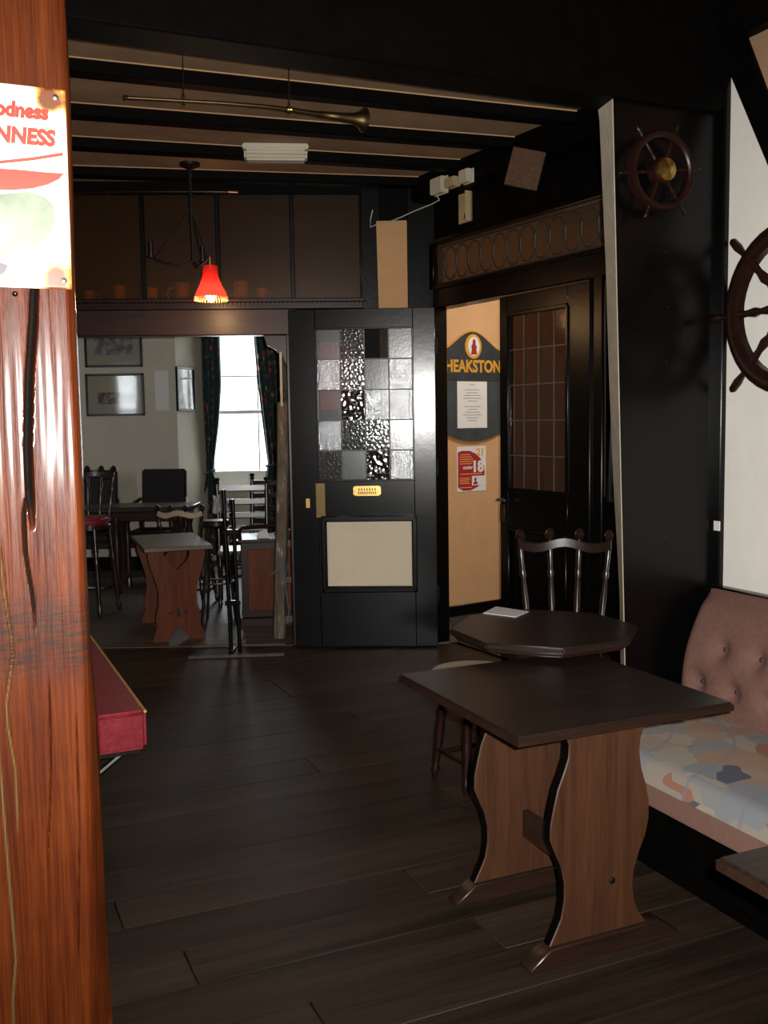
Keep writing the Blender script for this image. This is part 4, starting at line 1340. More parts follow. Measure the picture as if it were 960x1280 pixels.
def sign_text(body, xr_px, y0, y1, shear=0.12):
    me_ = text_mesh(body, .05, .0028, .0003, 'RIGHT', shear)
    xr, zlo = PO.hit(xr_px, y1, OFS); zhi = PO.hit(xr_px, y0, OFS)[1]
    h_ = max(q_.co.z for q_ in me_.vertices)
    k = (zhi - zlo) / h_
    xm_ = max(q_.co.x for q_ in me_.vertices)
    me_.transform(Matrix.Translation((-xm_, 0, 0)))
    me_.transform(Matrix.Diagonal((k * .90, 1, k, 1)))
    o_ = link('lettering', me_, M['sign_red'], sg); o_.location = (xr, OFS - .0022, zlo)
sign_text('My Goodness', 61, 131, 150)
sign_text('My GUINNESS', 70, 163, 183)
def sgp(pts): return [PO.hit(*q_, OFS) for q_ in pts]
mk('painted_shape', MB().prism(sgp([(-60, 212), (-30, 212), (0, 211), (30, 213), (60, 216), (80, 217), (74, 224), (60, 231), (40, 236), (15, 238), (-10, 237), (-30, 231), (-50, 222)]), OFS - .0022, OFS - .001), M['sign_red'], sg)
mk('painted_band', MB().prism(sgp([(-60, 204), (0, 201), (40, 197), (78, 191), (79, 195), (40, 201), (0, 205), (-60, 208)]), OFS - .0022, OFS - .001), M['sign_red'], sg)
mk('painted_shape', MB().prism(sgp([(-60, 310), (-60, 250), (-20, 246), (10, 242), (35, 240), (55, 246), (67, 258), (70, 275), (64, 292), (48, 305), (25, 314), (0, 320), (-30, 320)]), OFS - .0022, OFS - .001), M['sign_green'], sg)
mk('painted_shape', MB().prism(sgp([(-60, 352), (-60, 330), (0, 328), (10, 332), (6, 341), (-10, 350)]), OFS - .0022, OFS - .001), M['sign_black'], sg)
for (px, py) in ((69, 122), (80, 351)):
    s_, z_ = PO.hit(px, py, OFS)
    mk('screw', MB().lathe([(0, .004), (.6, .004), (1, .0015)], (s_, OFS, z_), (s_, OFS - .003, z_), 10), M['steel'], sg)
s_, z_ = PO.hit(19, 367, -.004)
ny = mk('nail_head', MB().lathe([(0, .0042), (.5, .004), (1, .001)], (s_, .004, z_), (s_, -.005, z_), 10), M['iron'], post)

# ------------------------------------------------------------------ ship's wheels
def ship_wheel(name, label, pl, px, py, R, off, brass, phase, n=8, rim=.045, hub_r=.075):
    t = empty(name, (0, 0, 0), pl.ang, label, 'wheel')
    s_, z_ = pl.hit(px, py, off)
    w_ = pl.w(s_, off, z_); t.location = w_
    rg = [(-.012, R - rim), (-.02, R - rim * .75), (-.022, R - rim * .5), (-.02, R - rim * .2), (-.010, R), (.014, R), (.016, R - rim)]
    vs_, fs = [], []
    N = 40
    for k in range(N):
        th = 2 * PI * k / N
        for (yy, rr) in rg: vs_.append((rr * math.cos(th), yy, rr * math.sin(th)))
    m_ = len(rg)
    for k in range(N):
        for j in range(m_):
            fs.append((k * m_ + j, k * m_ + (j + 1) % m_, ((k + 1) % N) * m_ + (j + 1) % m_, ((k + 1) % N) * m_ + j))
    mk('rim', MB().add(vs_, fs), M['mahogany'], t)
    q_ = R / .28
    for k in range(n):
        th = phase + 2 * PI * k / n
        cx, cz = math.cos(th), math.sin(th)
        prof = [(0, .013 * q_), (.1, .016 * q_), (.22, .010 * q_), (.3, .017 * q_), (.42, .011 * q_), (.52, .014 * q_), (.66, .010 * q_), (.70, .014 * q_), (.74, .009 * q_), (.86, .015 * q_), (.97, .013 * q_), (1, .005 * q_)]
        r0, r1 = hub_r * .8, R * 1.30
        mk('spoke', MB().lathe(prof, (cx * r0, -.002, cz * r0), (cx * r1, -.002, cz * r1), 9), M['mahogany'], t)
    hb_ = mk('hub', MB().lathe([(0, hub_r), (.6, hub_r), (.85, hub_r * .9), (1, hub_r * .6)], (0, .018, 0), (0, -.03, 0), 24), M['mahogany'], t)
    mk('hub_cap', MB().lathe([(0, hub_r * .85), (.3, hub_r * .8), (.6, hub_r * .45), (.75, hub_r * .28), (1, hub_r * .1)], (0, -.029, 0), (0, -.048, 0), 20), M['brass' if brass else 'mahogany'], hb_)
    mk('wall_peg', MB().tube([(0, .01, 0), (0, -off, 0)], .012, 8), M['iron'], t)
    return t


ship_wheel('ship_wheel', 'large dark wooden ship wheel hung on the white plaster panel', WR, 988, 383, .29, -.075, False, .02, 8, .064, .07)
ship_wheel('ship_wheel', 'small wooden ship wheel with a brass hub on the black pier', PR, 826, 214, .138, -.06, True, .12, 6, .026, .048)
#MORE
# ------------------------------------------------------------------ things under the ceiling
hz_ = 2.75
hp = [PZ(x, y_, hz_) for x, y_ in ((158, 122), (195, 124), (230, 126), (280, 129), (330, 133), (362, 137), (400, 143), (425, 146), (440, 148), (449, 149.5), (455, 150.5))]
hn = empty('brass_horn', hp[5], 0, 'long brass coach horn hung by wires under the joists', 'horn')
loc = [p_ - hp[5] for p_ in hp]
mk('tube', MB().tube(loc[:7], [.0075, .0065, .007, .0075, .0085, .0095, .012], 12), M['dull_brass'], hn)
mk('bell', MB().tube(loc[6:], [.012, .016, .021, .032, .052], 20, caps=False), M['dull_brass'], hn).modifiers.new('thickness', 'SOLIDIFY').thickness = .002
mk('mouthpiece', MB().tube([loc[0] - (loc[1] - loc[0]) * .06, loc[0], loc[0] + (loc[1] - loc[0]) * .05], [.013, .009, .011], 12), M['dull_brass'], hn)
mk('collar', MB().tube([loc[5] - Vector((.012, 0, 0)), loc[5] + Vector((.012, 0, 0))], .013, 12), M['brass'], hn)
for i in (2, 5):
    q_ = loc[i]
    cir = [(q_.x, q_.y + .016 * math.sin(2 * PI * k / 14), q_.z + .004 + .022 * math.cos(2 * PI * k / 14)) for k in range(14)]
    mk('hanging_wire', MB().tube(cir, .002, 6, closed=True).tube([(q_.x, q_.y, q_.z + .024), (q_.x, q_.y, ZC - hz_ - q_.z * 0)], .002, 6), M['iron'], hn)
cz_ = 2.80
cp = [PZ(x, y_, cz_) for x, y_ in ((40, 244.5), (86, 242), (135, 240), (200, 239.5), (260, 239.5), (285, 240), (297, 240.5))]
cr_ = empty('copper_rod', cp[2], 0, 'slim copper tipped rod hung below the rearmost joists', 'rod')
loc = [p_ - cp[2] for p_ in cp]
mk('shaft', MB().tube(loc, [.006, .007, .008, .009, .010, .011, .011], 10), M['mahogany'], cr_)
mk('copper_tip', MB().tube(loc[-2:], .0125, 12), M['copper'], cr_)
mk('hook', MB().tube([(0, 0, ZC - cz_), (0, 0, .035), (.015, 0, .02), (.015, 0, -.005), (0, 0, -.012), (-.013, 0, -.004)], .0025, 6), M['iron'], cr_)

a = PD(304, 207, 5.50); b = PD(386, 209, 5.50)
em = empty('emergency_light', ((a.x + b.x) / 2, 5.50, ZC), .1, 'ivory plastic emergency light fixed between the joists', 'light')
hw_ = (b.x - a.x) / 2
mk('base', MB().box(-hw_, hw_, -.03, .07, -.03, 0), M['white_plastic'], em, 0.006, 2)
mk('diffuser', MB().box(-hw_ + .008, hw_ - .008, -.036, .06, -.088, -.026), M['white_plastic'], em, 0.014, 3)
mk('rib', MB().box(-hw_ + .012, hw_ - .012, -.041, -.034, -.063, -.057), M['ivory_dim'], em)

rc = PZ(237, 204, ZC)
cl = empty('pendant_lamp', (rc.x, rc.y, ZC), 0, 'iron pendant lamp with one lit red fringed shade', 'lamp')
zA_ = PD(237, 322, rc.y).z - ZC
mk('ceiling_rose', MB().lathe([(0, .06), (.4, .06), (.7, .04), (1, .012)], (0, 0, 0), (0, 0, -.035), 20), M['iron'], cl)
mk('rod', MB().tube([(0, 0, -.03), (0, 0, zA_ - .02)], .006, 8), M['iron'], cl)
for k in range(7):
    mk('chain_link', MB().tube([(.011 * math.cos(2 * PI * j / 10), 0, -.05 - .045 * k + .022 * math.sin(2 * PI * j / 10)) for j in range(10)], .003, 6, closed=True), M['iron'], cl)
sx_ = PD(263, 350, rc.y).x - rc.x
lx_ = PD(190, 322, rc.y).x - rc.x
for (ex_, ey_) in ((sx_, 0), (lx_, -.02), (.03, .16)):
    mk('arm', MB().tube([(0, 0, zA_ - .02), (ex_ * .35, ey_ * .35, zA_ - .05), (ex_ * .8, ey_ * .8, zA_ - .02), (ex_, ey_, zA_ + .01)], .006, 8), M['iron'], cl)
    mk('stay', MB().tube([(0, 0, zA_ + .28), (ex_ * .9, ey_ * .9, zA_)], .003, 6), M['iron'], cl)
    if ex_ != sx_:
        mk('candle_tube', MB().lathe([(0, .022), (.12, .022), (.14, .012), (1, .012)], (ex_, ey_, zA_), (ex_, ey_, zA_ + .09), 12), M['iron'], cl)
zs0_ = PD(263, 372, rc.y).z - ZC; zs1_ = PD(263, 332, rc.y).z - ZC
pr_ = [(0, .095), (.12, .088), (.35, .066), (.65, .046), (1, .040)]
sh_ = MB()
N = 24
vs_, fs = [], []
for t_, r_ in pr_:
    for k in range(N):
        th = 2 * PI * k / N
        rr = r_ * (1 + .02 * math.cos(12 * th))
        vs_.append((sx_ + rr * math.cos(th), rr * math.sin(th), zs0_ + (zs1_ - zs0_) * t_))
for i in range(len(pr_) - 1):
    for k in range(N):
        fs.append((i * N + k, i * N + (k + 1) % N, (i + 1) * N + (k + 1) % N, (i + 1) * N + k))
shd = mk('lamp_shade', MB().add(vs_, fs), M['shade'], cl)
fr_ = MB()
for k in range(36):
    th = 2 * PI * k / 36
    fr_.tube([(sx_ + .095 * math.cos(th), .095 * math.sin(th), zs0_ + .006), (sx_ + .097 * math.cos(th), .097 * math.sin(th), zs0_ - .018)], .0035, 5)
mk('fringe', fr_, M['fringe'], shd)
mk('bulb_holder', MB().tube([(sx_, 0, zA_), (sx_, 0, zs0_ + .06)], .012, 10), M['brass'], cl)
mk('bulb', MB().lathe([(0, .004), (.15, .02), (.35, .031), (.55, .032), (.8, .018), (1, .012)], (sx_, -.0, zs0_ - .026), (sx_, 0, zs0_ + .07), 16), M['bulb'], cl)
ll = light('pendant_glow', 'POINT', (rc.x + sx_, rc.y, ZC + zs0_ - .05), 7, (1.0, 0.62, 0.28), None, shadow_soft_size=.03)

# loudspeaker on the wall beam
ss, _z = PP.hit(658, 215, -.22)
pc_ = PP.w(ss, -.22, _z)
spk = empty('wall_speaker', pc_, math.radians(-14), 'small tilted loudspeaker with brown cloth grille on the wall beam', 'speaker')
spb = mk('cabinet', MB().box(-.09, .09, -.07, .09, -.10, .10), M['black_matt'], spk, 0.005)
spg = mk('grille', MB().box(-.085, .085, -.079, -.069, -.095, .095), M['grille'], spk, 0.004)
for o_ in (spb, spg): o_.rotation_euler = (.0, math.radians(15), 0)
mk('bracket', MB().tube([(0, .07, 0), (.03, .13, .03), (.06, .22, .04)], .012, 8), M['iron'], spk)
# little alarm boxes along the beam
for (x0, y0, x1, y1, mt, nm, lab) in ((538, 221, 554, 243, 'white_plastic', 'junction_box', 'ivory junction box on the beam where the white cable ends'),
                                     (556, 221, 569, 234, 'ivory_dim', 'alarm_sensor', 'small amber alarm sensor on the beam beside the junction box'),
                                     (574, 211, 586, 229, 'white_plastic', 'alarm_sounder', 'small ivory alarm sounder above the beige bracket')):
    s0_, s1_, z0_, z1_ = PP.rect(x0, y0, x1, y1, -.19)
    t = empty(nm, PP.w((s0_ + s1_) / 2, -.151, (z0_ + z1_) / 2), PP.ang, lab, 'alarm box')
    h_, w_ = (z1_ - z0_) / 2, (s1_ - s0_) / 2
    mk('back_plate', MB().box(-w_, w_, -.012, 0, -h_, h_), M[mt], t, 0.003)
    mk('cover', MB().box(-w_ * .92, w_ * .92, -.05, -.010, -h_ * .92, h_ * .92), M[mt], t, 0.006, 2)
s0_, s1_, z0_, z1_ = PP.rect(572, 241, 587, 278, -.03)
bt = empty('wall_bracket', PP.w((s0_ + s1_) / 2, -.011, (z0_ + z1_) / 2), PP.ang, 'beige metal bracket with an oval hole above the patterned glass', 'bracket')
h_, w_ = (z1_ - z0_) / 2, (s1_ - s0_) / 2
vs_, fs = [], []
N = 24
for yy in (-.012, 0.0):
    for k in range(N):
        th = 2 * PI * k / N + PI / 4
        c_, s_ = math.cos(th), math.sin(th)
        m__ = max(abs(c_), abs(s_))
        vs_.append((w_ * c_ / m__, yy, h_ * s_ / m__))
    for k in range(N):
        th = 2 * PI * k / N + PI / 4
        vs_.append((w_ * .45 * math.cos(th), yy, -h_ * .55 + h_ * .22 * math.sin(th)))
for k in range(N):
    k2 = (k + 1) % N
    fs += [(k, k2, N + k2, N + k), (2 * N + k, 3 * N + k, 3 * N + k2, 2 * N + k2), (k, 2 * N + k, 2 * N + k2, k2), (N + k, N + k2, 3 * N + k2, 3 * N + k)]
mk('plate', MB().add(vs_, fs), M['ivory_dim'], bt)
mk('return_flange', MB().box(w_ - .004, w_, -.05, 0, -h_, h_), M['ivory_dim'], bt)
pts = []
A_ = WM.w(WM.hit(466, 262)[0], -.03, WM.hit(466, 262)[1])
for (x, y_, f_) in ((466, 262, 0), (463, 274, 0), (463, 284, 0), (470, 281, .05), (485, 278, .2), (500, 272, .4), (520, 263, .6), (540, 255, .85), (549, 250, .97), (546, 243, 1)):
    s_, z_ = PP.hit(549, 250, -.19); B_ = PP.w(s_, -.19, z_)
    yy = A_.y + (B_.y - A_.y) * f_
    pts.append(PD(x, y_, yy))
cbl = mk('white_cable', MB().tube(pts, .0035, 6), M['cable'])
tag(cbl, 'white cable drooping from the junction box above the plaster strip', 'cable')

# ------------------------------------------------------------------ far room furniture
ha = math.radians(20)
p1 = PZ(180, 686, .64)
ht = empty('heart_table', (p1.x, p1.y, 0), ha, 'worn table with orange slab leg and heart shaped cutout in the opening', 'table')
mk('table_top', MB().box(0, .45, 0, .84, .612, .64), M['far_top'], ht, 0.004)
def hleg(yy):
    L_ = [(-.19, .612), (-.185, .56), (-.165, .48), (-.14, .40), (-.125, .33), (-.128, .25), (-.145, .19), (-.15, .15), (-.142, .11), (-.16, .06), (-.175, .0)]
    arch = [(-.075, .0), (-.05, .045), (-.02, .08), (0, .092), (.02, .08), (.05, .045), (.075, .0)]
    R_ = [(-x, z) for x, z in L_[::-1]]
    notch = [(.085, .612), (.085, .575), (.06, .535), (0, .48), (-.06, .535), (-.085, .575), (-.085, .612)]
    return MB().prism([(x + .215, z) for x, z in L_ + arch + R_ + notch], yy - .016, yy + .016)


for i, yy in enumerate((.07, .74)):
    lg = mk('slab_leg', hleg(yy), M['far_leg'], ht)
    for dx in (-.05, 0, .05):
        mk('tenon', MB().box(.215 + dx - .012, .215 + dx + .012, yy - .021, yy - .014, .185 - (.02 if dx == 0 else 0), .2 + (.02 if dx == 0 else 0)), M['chair'], lg)
mk('stretcher', MB().box(.2, .23, .08, .73, .17, .22), M['table_foot'], ht, .003)

pl0 = PZ(245, 634, .75)
lt_ = empty('long_table', (-2.25, 8.33, 0), 0, 'long dark table in front of the armchairs in the far room', 'table')
mk('table_top', MB().box(-.75, .62, 0, .5, .71, .75), M['table_top'], lt_, .005)
mk('apron', MB().box(-.7, .57, .04, .46, .63, .712), M['chair'], lt_, .004)
for x in (-.66, -.02, .53):
    for yy in (.06, .42):
        mk('leg', MB().lathe([(0, .03), (.1, .03), (.14, .02), (.3, .036), (.5, .025), (.7, .036), (.85, .022), (.9, .034), (1, .034)], (x, yy, 0), (x, yy, .66), 10), M['chair'], lt_)
mk('stretcher', MB().box(-.64, .51, .225, .255, .12, .17), M['chair'], lt_)


def armchair(label):
    t = empty('armchair', (0, 0, 0), 0, label, 'armchair', 'dark armchairs against the cream wall')
    mk('seat_pad', MB().box(-.24, .24, -.25, .22, .38, .47), M['leather'], t, .02, 3)
    bk_ = mk('backrest', MB().box(-.215, .215, -.025, .025, 0, .50), M['leather'], t, .015, 2)
    bk_.location = (0, .235, .52); bk_.rotation_euler.x = -.12
    for sx in (-1, 1):
        mk('leg', MB().box(sx * .24 - .022, sx * .24 + .022, -.27, -.226, 0, .66), M['chair'], t, .005)
        mk('leg', MB().hexa([(sx * .22 - .02, .24, 0), (sx * .22 + .02, .24, 0), (sx * .22 + .02, .28, 0), (sx * .22 - .02, .28, 0), (sx * .22 - .02, .21, .6), (sx * .22 + .02, .21, .6), (sx * .22 + .02, .25, .6), (sx * .22 - .02, .25, .6)]), M['chair'], t)
        mk('arm', MB().tube([(sx * .22, .22, .74), (sx * .255, .08, .70), (sx * .265, -.1, .675), (sx * .26, -.24, .70), (sx * .26, -.30, .69), (sx * .26, -.305, .665)], [.017, .018, .02, .024, .02, .012], 8), M['chair'], t)
    mk('seat_rail', MB().box(-.24, .24, -.255, .23, .33, .385), M['chair'], t, .005)
    return t


ac = armchair('dark leather armchair against the cream wall below the framed prints')
ac.location = (PD(196, 640, 9.2).x, 9.2, 0); ac.rotation_euler.z = math.radians(-4)
ac2 = copy_tree(ac); ac2['label'] = 'dark leather armchair behind the red cushioned bar chair'; ac['label'] = 'dark leather armchair at the window end of the long table'; ac2.location = (PD(112, 640, 9.15).x, 9.15, 0); ac2.rotation_euler.z = math.radians(5)

xb = PD(106, 640, 7.5).x
bc = spindle_chair('bar_chair', 'tall spindle back chair with a red cushion beside the timber post', 'chair', .70, .42, wid=.17, cushion='red_cloth')
bc.location = (xb, 7.5, 0); bc.rotation_euler.z = math.radians(-10)
pcx = PD(233, 640, 7.88).x
c3 = spindle_chair('spindle_chair', 'spindle chair with a pale worn top rail behind the heart cutout table', 'chair', .40, .40, rail_mat='chair_worn', wid=.175)
c3.location = (pcx, 7.88, 0); c3.rotation_euler.z = math.radians(172)


def ladder_chair(label):
    t = empty('ladderback_chair', (0, 0, 0), 0, label, 'chair', 'ladderback chairs below the far window')
    mk('seat', MB().box(-.2, .2, -.2, .18, .42, .45), M['chair'], t, .008, 2)
    for sx in (-1, 1):
        p_ = mk('back_post', MB().lathe([(0, .016), (.45, .02), (.5, .016), (1, .016)], (sx * .19, .18, 0), (sx * .2, .24, .95), 10), M['chair'], t)
        mk('finial', MB().lathe([(0, .012), (.2, .022), (.5, .014), (.75, .024), (1, .016)], (sx * .2, .24, .94), (sx * .2, .243, 1.0), 10), M['chair'], p_)
        mk('leg', MB().lathe(LEGP, (sx * .19, -.18, 0), (sx * .18, -.18, .43), 10), M['chair'], t)
        mk('stretcher', MB().tube([(sx * .19, -.18, .2), (sx * .19, .19, .2)], .009, 8), M['chair'], t)
    for i, z_ in enumerate((.56, .67, .78, .89)):
        mk('ladder_slat', MB().hexa([(-.195, .185 + z_ * .055, z_), (.195, .185 + z_ * .055, z_), (.195, .2 + z_ * .055, z_), (-.195, .2 + z_ * .055, z_),
                                     (-.195, .187 + z_ * .055, z_ + .045), (.195, .187 + z_ * .055, z_ + .045), (.195, .2 + z_ * .055, z_ + .045), (-.195, .2 + z_ * .055, z_ + .045)]), M['chair'], t, .003)
    mk('front_stretcher', MB().lathe([(0, .009), (.5, .016), (1, .009)], (-.185, -.18, .25), (.185, -.18, .25), 8), M['chair'], t)
    return t


lc1 = ladder_chair('dark ladderback chair silhouetted against the far window')
lc1.location = (PD(303, 640, 7.9).x, 7.9, 0); lc1.rotation_euler.z = math.radians(8)
lc2 = copy_tree(lc1); lc2['label'] = 'dark ladderback chair beneath the curtain beside the flaking timber'; lc2.location = (PD(326, 640, 8.5).x, 8.5, 0); lc2.rotation_euler.z = math.radians(-20)

bs = empty('bar_stool', (PD(270, 640, 7.15).x, 7.15, 0), 0, 'tall round bar stool with metal foot ring beside the heart cutout table', 'stool')
mk('seat', MB().lathe([(0, .085), (.3, .1), (.8, .1), (1, .09)], (0, 0, .70), (0, 0, .75), 22), M['chair'], bs)
for k in range(4):
    th = PI / 4 + k * PI / 2
    mk('leg', MB().tube([(.15 * math.cos(th), .15 * math.sin(th), 0), (.07 * math.cos(th), .07 * math.sin(th), .71)], .012, 8), M['chair'], bs)
mk('foot_ring', MB().tube([(.12 * math.cos(2 * PI * k / 20), .12 * math.sin(2 * PI * k / 20), .3) for k in range(20)], .008, 6, closed=True), M['steel'], bs)
# white cloth thrown over the post of the ladderback chair
pw = PD(270, 626, 7.95)
vs_, fs = [], []
for j in range(9):
    for i in range(9):
        fx_, fz_ = i / 8 - .5, j / 8
        vs_.append((fx_ * (.10 + .05 * fz_), -.05 + .03 * math.sin(fx_ * 12 + fz_ * 3) + .05 * fz_, .14 * (1 - fz_) - .03 * abs(math.sin(fx_ * 7))))
for j in range(8):
    for i in range(8): fs.append((j * 9 + i, j * 9 + i + 1, j * 9 + i + 10, j * 9 + i + 9))
cw_ = mk('white_cloth', MB().add(vs_, fs), M['cloth_white'])
cw_.location = (pw.x + .02, 8.04, pw.z - .09)
cw_.modifiers.new('thickness', 'SOLIDIFY').thickness = .004
tag(cw_, 'crumpled white cloth draped at the side of the ladderback chair', 'cloth')

cbx = PD(301, 700, 7.0).x
cb = empty('wooden_cabinet', (cbx, 7.0, 0), math.radians(6), 'dark red brown wooden cabinet behind the flaking timber post', 'cabinet')
mk('plinth', MB().box(-.015, .50, -.015, .40, 0, .06), M['mahogany'], cb, .006)
mk('body', MB().box(0, .485, 0, .39, .06, .60), M['mahogany'], cb, .004)
dd_ = mk('door', MB().box(.05, .435, -.014, 0, .11, .55), M['far_leg'], cb, .003)
mk('knob', MB().lathe([(0, .008), (.5, .014), (1, .006)], (.40, -.014, .35), (.40, -.036, .35), 10), M['brass'], dd_)
mk('top', MB().box(-.015, .50, -.02, .40, .60, .622), M['mahogany'], cb, .004)
mk('back_rail', MB().tube([(0, -.0, .62), (-.005, 0, .68), (.02, .01, .705), (.12, .03, .71), (.48, .05, .71), (.48, .05, .62)], .014, 8), M['mahogany'], cb)
rc_ = mk('red_cushion', MB().box(-.07, .07, -.08, .08, 0, .05), M['red_cloth'], None, .015, 3)
rc_.location = (cbx + .30, 7.15, .623); tag(rc_, 'small red cushion lying on the wooden cabinet', 'cushion')
pb = mk('paper_packet', MB().add([(-.04, -.03, 0), (.05, -.02, 0), (.04, .04, 0), (-.05, .03, 0), (-.025, -.02, .05), (.03, -.012, .07), (.02, .02, .065), (-.03, .018, .04)],
                                 [(0, 3, 2, 1), (4, 5, 6, 7), (0, 1, 5, 4), (1, 2, 6, 5), (2, 3, 7, 6), (3, 0, 4, 7)]), M['paper'], None, .006, 2)
pb.location = (cbx + .15, 7.08, .6225); tag(pb, 'crumpled white paper packet on the wooden cabinet beside the red cushion', 'paper')

b1, b2 = PZ(235, 822, .01), PZ(355, 818, .01)
b3, b4 = PZ(240, 808, .01), PZ(356, 805, .01)
sp = PZ(289, 815, 0)
sd = empty('sign_stand', (sp.x, sp.y, 0), 0, 'empty black metal stand on two flat bars in front of the opening', 'stand')
for (q1_, q2_) in ((b1, b2), (b3, b4)):
    mk('base_bar', MB().hexa([(q1_.x - sp.x, q1_.y - sp.y, 0), (q2_.x - sp.x, q2_.y - sp.y, 0), (q2_.x - sp.x, q2_.y - sp.y + .035, 0), (q1_.x - sp.x, q1_.y - sp.y + .035, 0),
                              (q1_.x - sp.x, q1_.y - sp.y, .014), (q2_.x - sp.x, q2_.y - sp.y, .014), (q2_.x - sp.x, q2_.y - sp.y + .035, .014), (q1_.x - sp.x, q1_.y - sp.y + .035, .014)]), M['base_bar'], sd, .002)
mk('cross_bar', MB().box(-.012, .02, -.06, .1, 0, .016), M['black'], sd)
ztop = PD(289, 612, sp.y).z
for x0, zt in ((0, ztop), (.055, ztop - .06)):
    mk('pole', MB().tube([(x0, .01, .0), (x0 - .012, .01, zt * .5), (x0 - .02, .01, zt)], .013, 10), M['black'], sd)
for zz in (.3, .75):
    mk('clamp', MB().box(-.03, .065, -.008, .026, zz, zz + .03), M['black'], sd, .003)

# flaking timber standing inside the opening
yw_ = 6.56
w_pts = []
for (x, y_) in ((349.5, 797), (350, 760), (351.5, 700), (353, 640), (354, 580), (354.5, 540), (354.5, 503)):
    q_ = PD(x, y_, yw_); w_pts.append(q_)
w_pts[0].z = .012
wp0 = w_pts[0].copy()
ft_ = empty('timber_prop', (wp0.x, wp0.y, 0), 0, 'old flaking painted timber prop standing beside the opening post', 'post')
vs_, fs = [], []
N, J = 14, 60
for j in range(J + 1):
    f_ = j / J * (len(w_pts) - 1); i = min(int(f_), len(w_pts) - 2); p_ = w_pts[i].lerp(w_pts[i + 1], f_ - i)
    for k in range(N):
        th = 2 * PI * k / N
        r_ = .042 * (1 + .10 * mnoise.noise((math.cos(th) * 2, math.sin(th) * 2, p_.z * 5)))
        c_, s_ = math.cos(th), math.sin(th)
        m__ = (abs(c_) ** 4 + abs(s_) ** 4) ** .25
        vs_.append((p_.x - wp0.x + r_ * c_ / m__, p_.y - wp0.y + r_ * s_ / m__, p_.z))
for j in range(J):
    for k in range(N): fs.append((j * N + k, j * N + (k + 1) % N, (j + 1) * N + (k + 1) % N, (j + 1) * N + k))
fs += [tuple(range(N)), tuple(range(J * N, J * N + N))]
mk('shaft', MB().add(vs_, fs), M['weathered'], ft_)
for z_ in (.115, .38, .62):
    mk('batten', MB().box(.03, .10, -.015, .02, z_, z_ + .045), M['weathered'], ft_, .003)
zz = PD(352, 712, yw_).z
mk('string', MB().tube([(-.05, -.045, zz - .03), (-.02, -.052, zz - .01), (.03, -.054, zz + .03), (.075, -.03, zz + .04), (.05, -.04, zz - .03), (.055, -.03, zz - .15), (.07, -.03, zz - .28), (.055, -.03, zz - .36)], .003, 6), M['blue_string'], ft_)

# pictures
def picture(pl, x0, y0, x1, y1, lab, art, inner=None, slope=0.0):
    s0_, s1_, z0_, z1_ = pl.rect(x0, y0, x1, y1, -.02)
    t = empty('framed_print', pl.w((s0_ + s1_) / 2, -.002, z0_), pl.ang, lab, 'picture', 'framed prints in the far room')
    w_, h_ = (s1_ - s0_) / 2, z1_ - z0_
    f_ = MB()
    for (a_, b_, c_, d_) in ((-w_, -w_ + .022, 0, h_), (w_ - .022, w_, 0, h_), (-w_, w_, 0, .022), (-w_, w_, h_ - .022, h_)): f_.box(a_, b_, -.024, 0, c_, d_)
    mk('frame', f_, M['black'], t, .003)
    mk('mount', MB().box(-w_ + .015, w_ - .015, -.010, 0, .015, h_ - .015), M['mount'], t)
    if inner:
        i0, i1, j0, j1 = inner
        mk('print', MB().box(-w_ + 2 * w_ * i0, -w_ + 2 * w_ * i1, -.0125, -.009, h_ * j0, h_ * j1), M[art], t)
    mk('glass', MB().box(-w_ + .02, w_ - .02, -.017, -.015, .02, h_ - .02), M['pic_glass'], t)
    return t


picture(BW, 107, 467, 180, 520, 'small brown landscape print in a thin black frame above the armchairs', 'print_a', (.2, .84, .28, .56))
picture(BW, 105, 398, 177, 459, 'framed print hanging just above the small brown landscape print', 'print_b', (.16, .84, .25, .8))
picture(RW, 221.5, 459, 244, 514, 'narrow framed print on the return wall beside the curtain', 'print_b', (.12, .88, .1, .9))
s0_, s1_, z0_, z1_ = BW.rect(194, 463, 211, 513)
psx = mk('pale_patch', MB().box(0, s1_ - s0_, -.003, -.0005, 0, z1_ - z0_), M['paper'])  # thin pale rectangle set on the wall face
psx.location = BW.w(s0_, 0, z0_); tag(psx, 'narrow pale rectangle on the cream wall near its corner', 'paper')

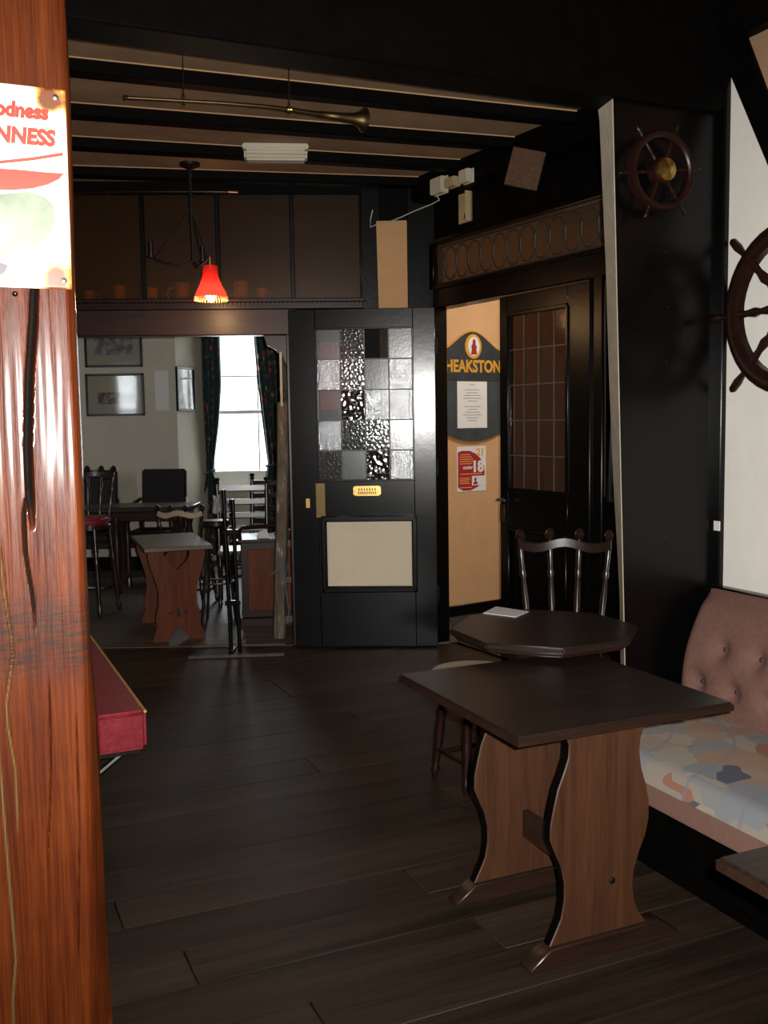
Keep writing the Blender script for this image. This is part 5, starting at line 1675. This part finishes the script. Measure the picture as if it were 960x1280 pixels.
# curtains
CU = Pl((xw, YW - .13), (1, 0))
def curtain(rows, lab, folds, ph):
    R_ = [(CU.hit((x0 + x1) / 2, y_)[1], CU.hit(x0, y_)[0], CU.hit(x1, y_)[0]) for y_, x0, x1 in rows]
    R_ = [(2.52, R_[0][1], R_[0][2])] + R_
    vs_, fs = [], []
    NZ, NX = 60, 60
    zt, zb_ = R_[0][0], max(R_[-1][0], .08)
    for j in range(NZ + 1):
        z_ = zt + (zb_ - zt) * j / NZ
        a_ = interp([(r_[1], r_[0]) for r_ in R_], z_); b_ = interp([(r_[2], r_[0]) for r_ in R_], z_)
        am = .035 * (.5 + .5 * min(1, (b_ - a_) / .18))
        for i in range(NX + 1):
            f_ = i / NX
            vs_.append((a_ + (b_ - a_) * f_, am * math.sin(f_ * folds * 2 * PI + ph + .3 * math.sin(z_ * 3)), z_))
    for j in range(NZ):
        for i in range(NX): fs.append((j * 61 + i, j * 61 + i + 1, j * 61 + i + 62, j * 61 + i + 61))
    t = empty('curtain', (CU.o.x, CU.o.y, 0), 0, lab, 'curtain')
    c_ = mk('drape', MB().add(vs_, fs), M['curtain'], t)
    c_.modifiers.new('thickness', 'SOLIDIFY').thickness = .003
    a_ = min(R_, key=lambda r_: r_[2] - r_[1])
    xm_, hw_ = (a_[1] + a_[2]) / 2, (a_[2] - a_[1]) / 2 + .012
    mk('tie_back', MB().tube([(xm_ + hw_ * math.cos(2 * PI * k / 16), .05 * math.sin(2 * PI * k / 16), a_[0] + .02 * math.cos(2 * PI * k / 16)) for k in range(16)], .014, 6, closed=True), M['curtain'], t)
    return t


curtain([(424, 248, 275), (480, 249, 277), (530, 252, 274), (570, 256, 269), (590, 257, 267), (612, 252, 275), (640, 250, 276), (740, 250, 277)], 'dark floral curtain tied back at the window side by the return wall', 4, 0)
curtain([(424, 317, 352), (470, 321, 354), (520, 327, 356), (560, 332, 357), (580, 334.5, 357), (600, 331, 358), (660, 330, 360), (740, 330, 360)], 'dark floral curtain tied back at the window side by the opening post', 5, 1)
cpole = mk('curtain_pole', MB().tube([(CU.hit(238, 424)[0], 0, 2.54), (CU.hit(368, 424)[0], 0, 2.54)], .016, 10), M['chair'])
cpole.location = (CU.o.x, CU.o.y, 0); tag(cpole, 'dark wooden curtain pole over the far window', 'curtain pole')

# tankards on the shelf behind the amber panes
tk = None
for i, (px, y0, sc_) in enumerate(((112, 352, .8), (150, 345, 1), (190, 340, .9), (228, 338, 1.1), (302, 334, 1.15), (328, 348, .85))):
    s_ = WM.hit(px, 365, .14)[0]
    if tk is None:
        tk = empty('tankard', (0, 0, 0), 0, 'yellowed tankard on the shelf behind the amber glass', 'tankard', 'tankards behind the amber glass')
        mk('body', MB().lathe([(0, .05), (.05, .052), (.12, .045), (.85, .04), (.95, .044), (1, .043)], (0, 0, 0), (0, 0, .15), 16), M['ivory_dim'], tk)
        mk('handle', MB().tube([(.04, 0, .125), (.075, 0, .12), (.085, 0, .08), (.07, 0, .04), (.043, 0, .03)], .006, 6), M['ivory_dim'], tk)
        t = tk
    else:
        t = copy_tree(tk)
    t.location = WM.w(s_, .13, z_lin1 - .045); t.scale = (sc_, sc_, sc_)
    t.rotation_euler.z = i * 1.1
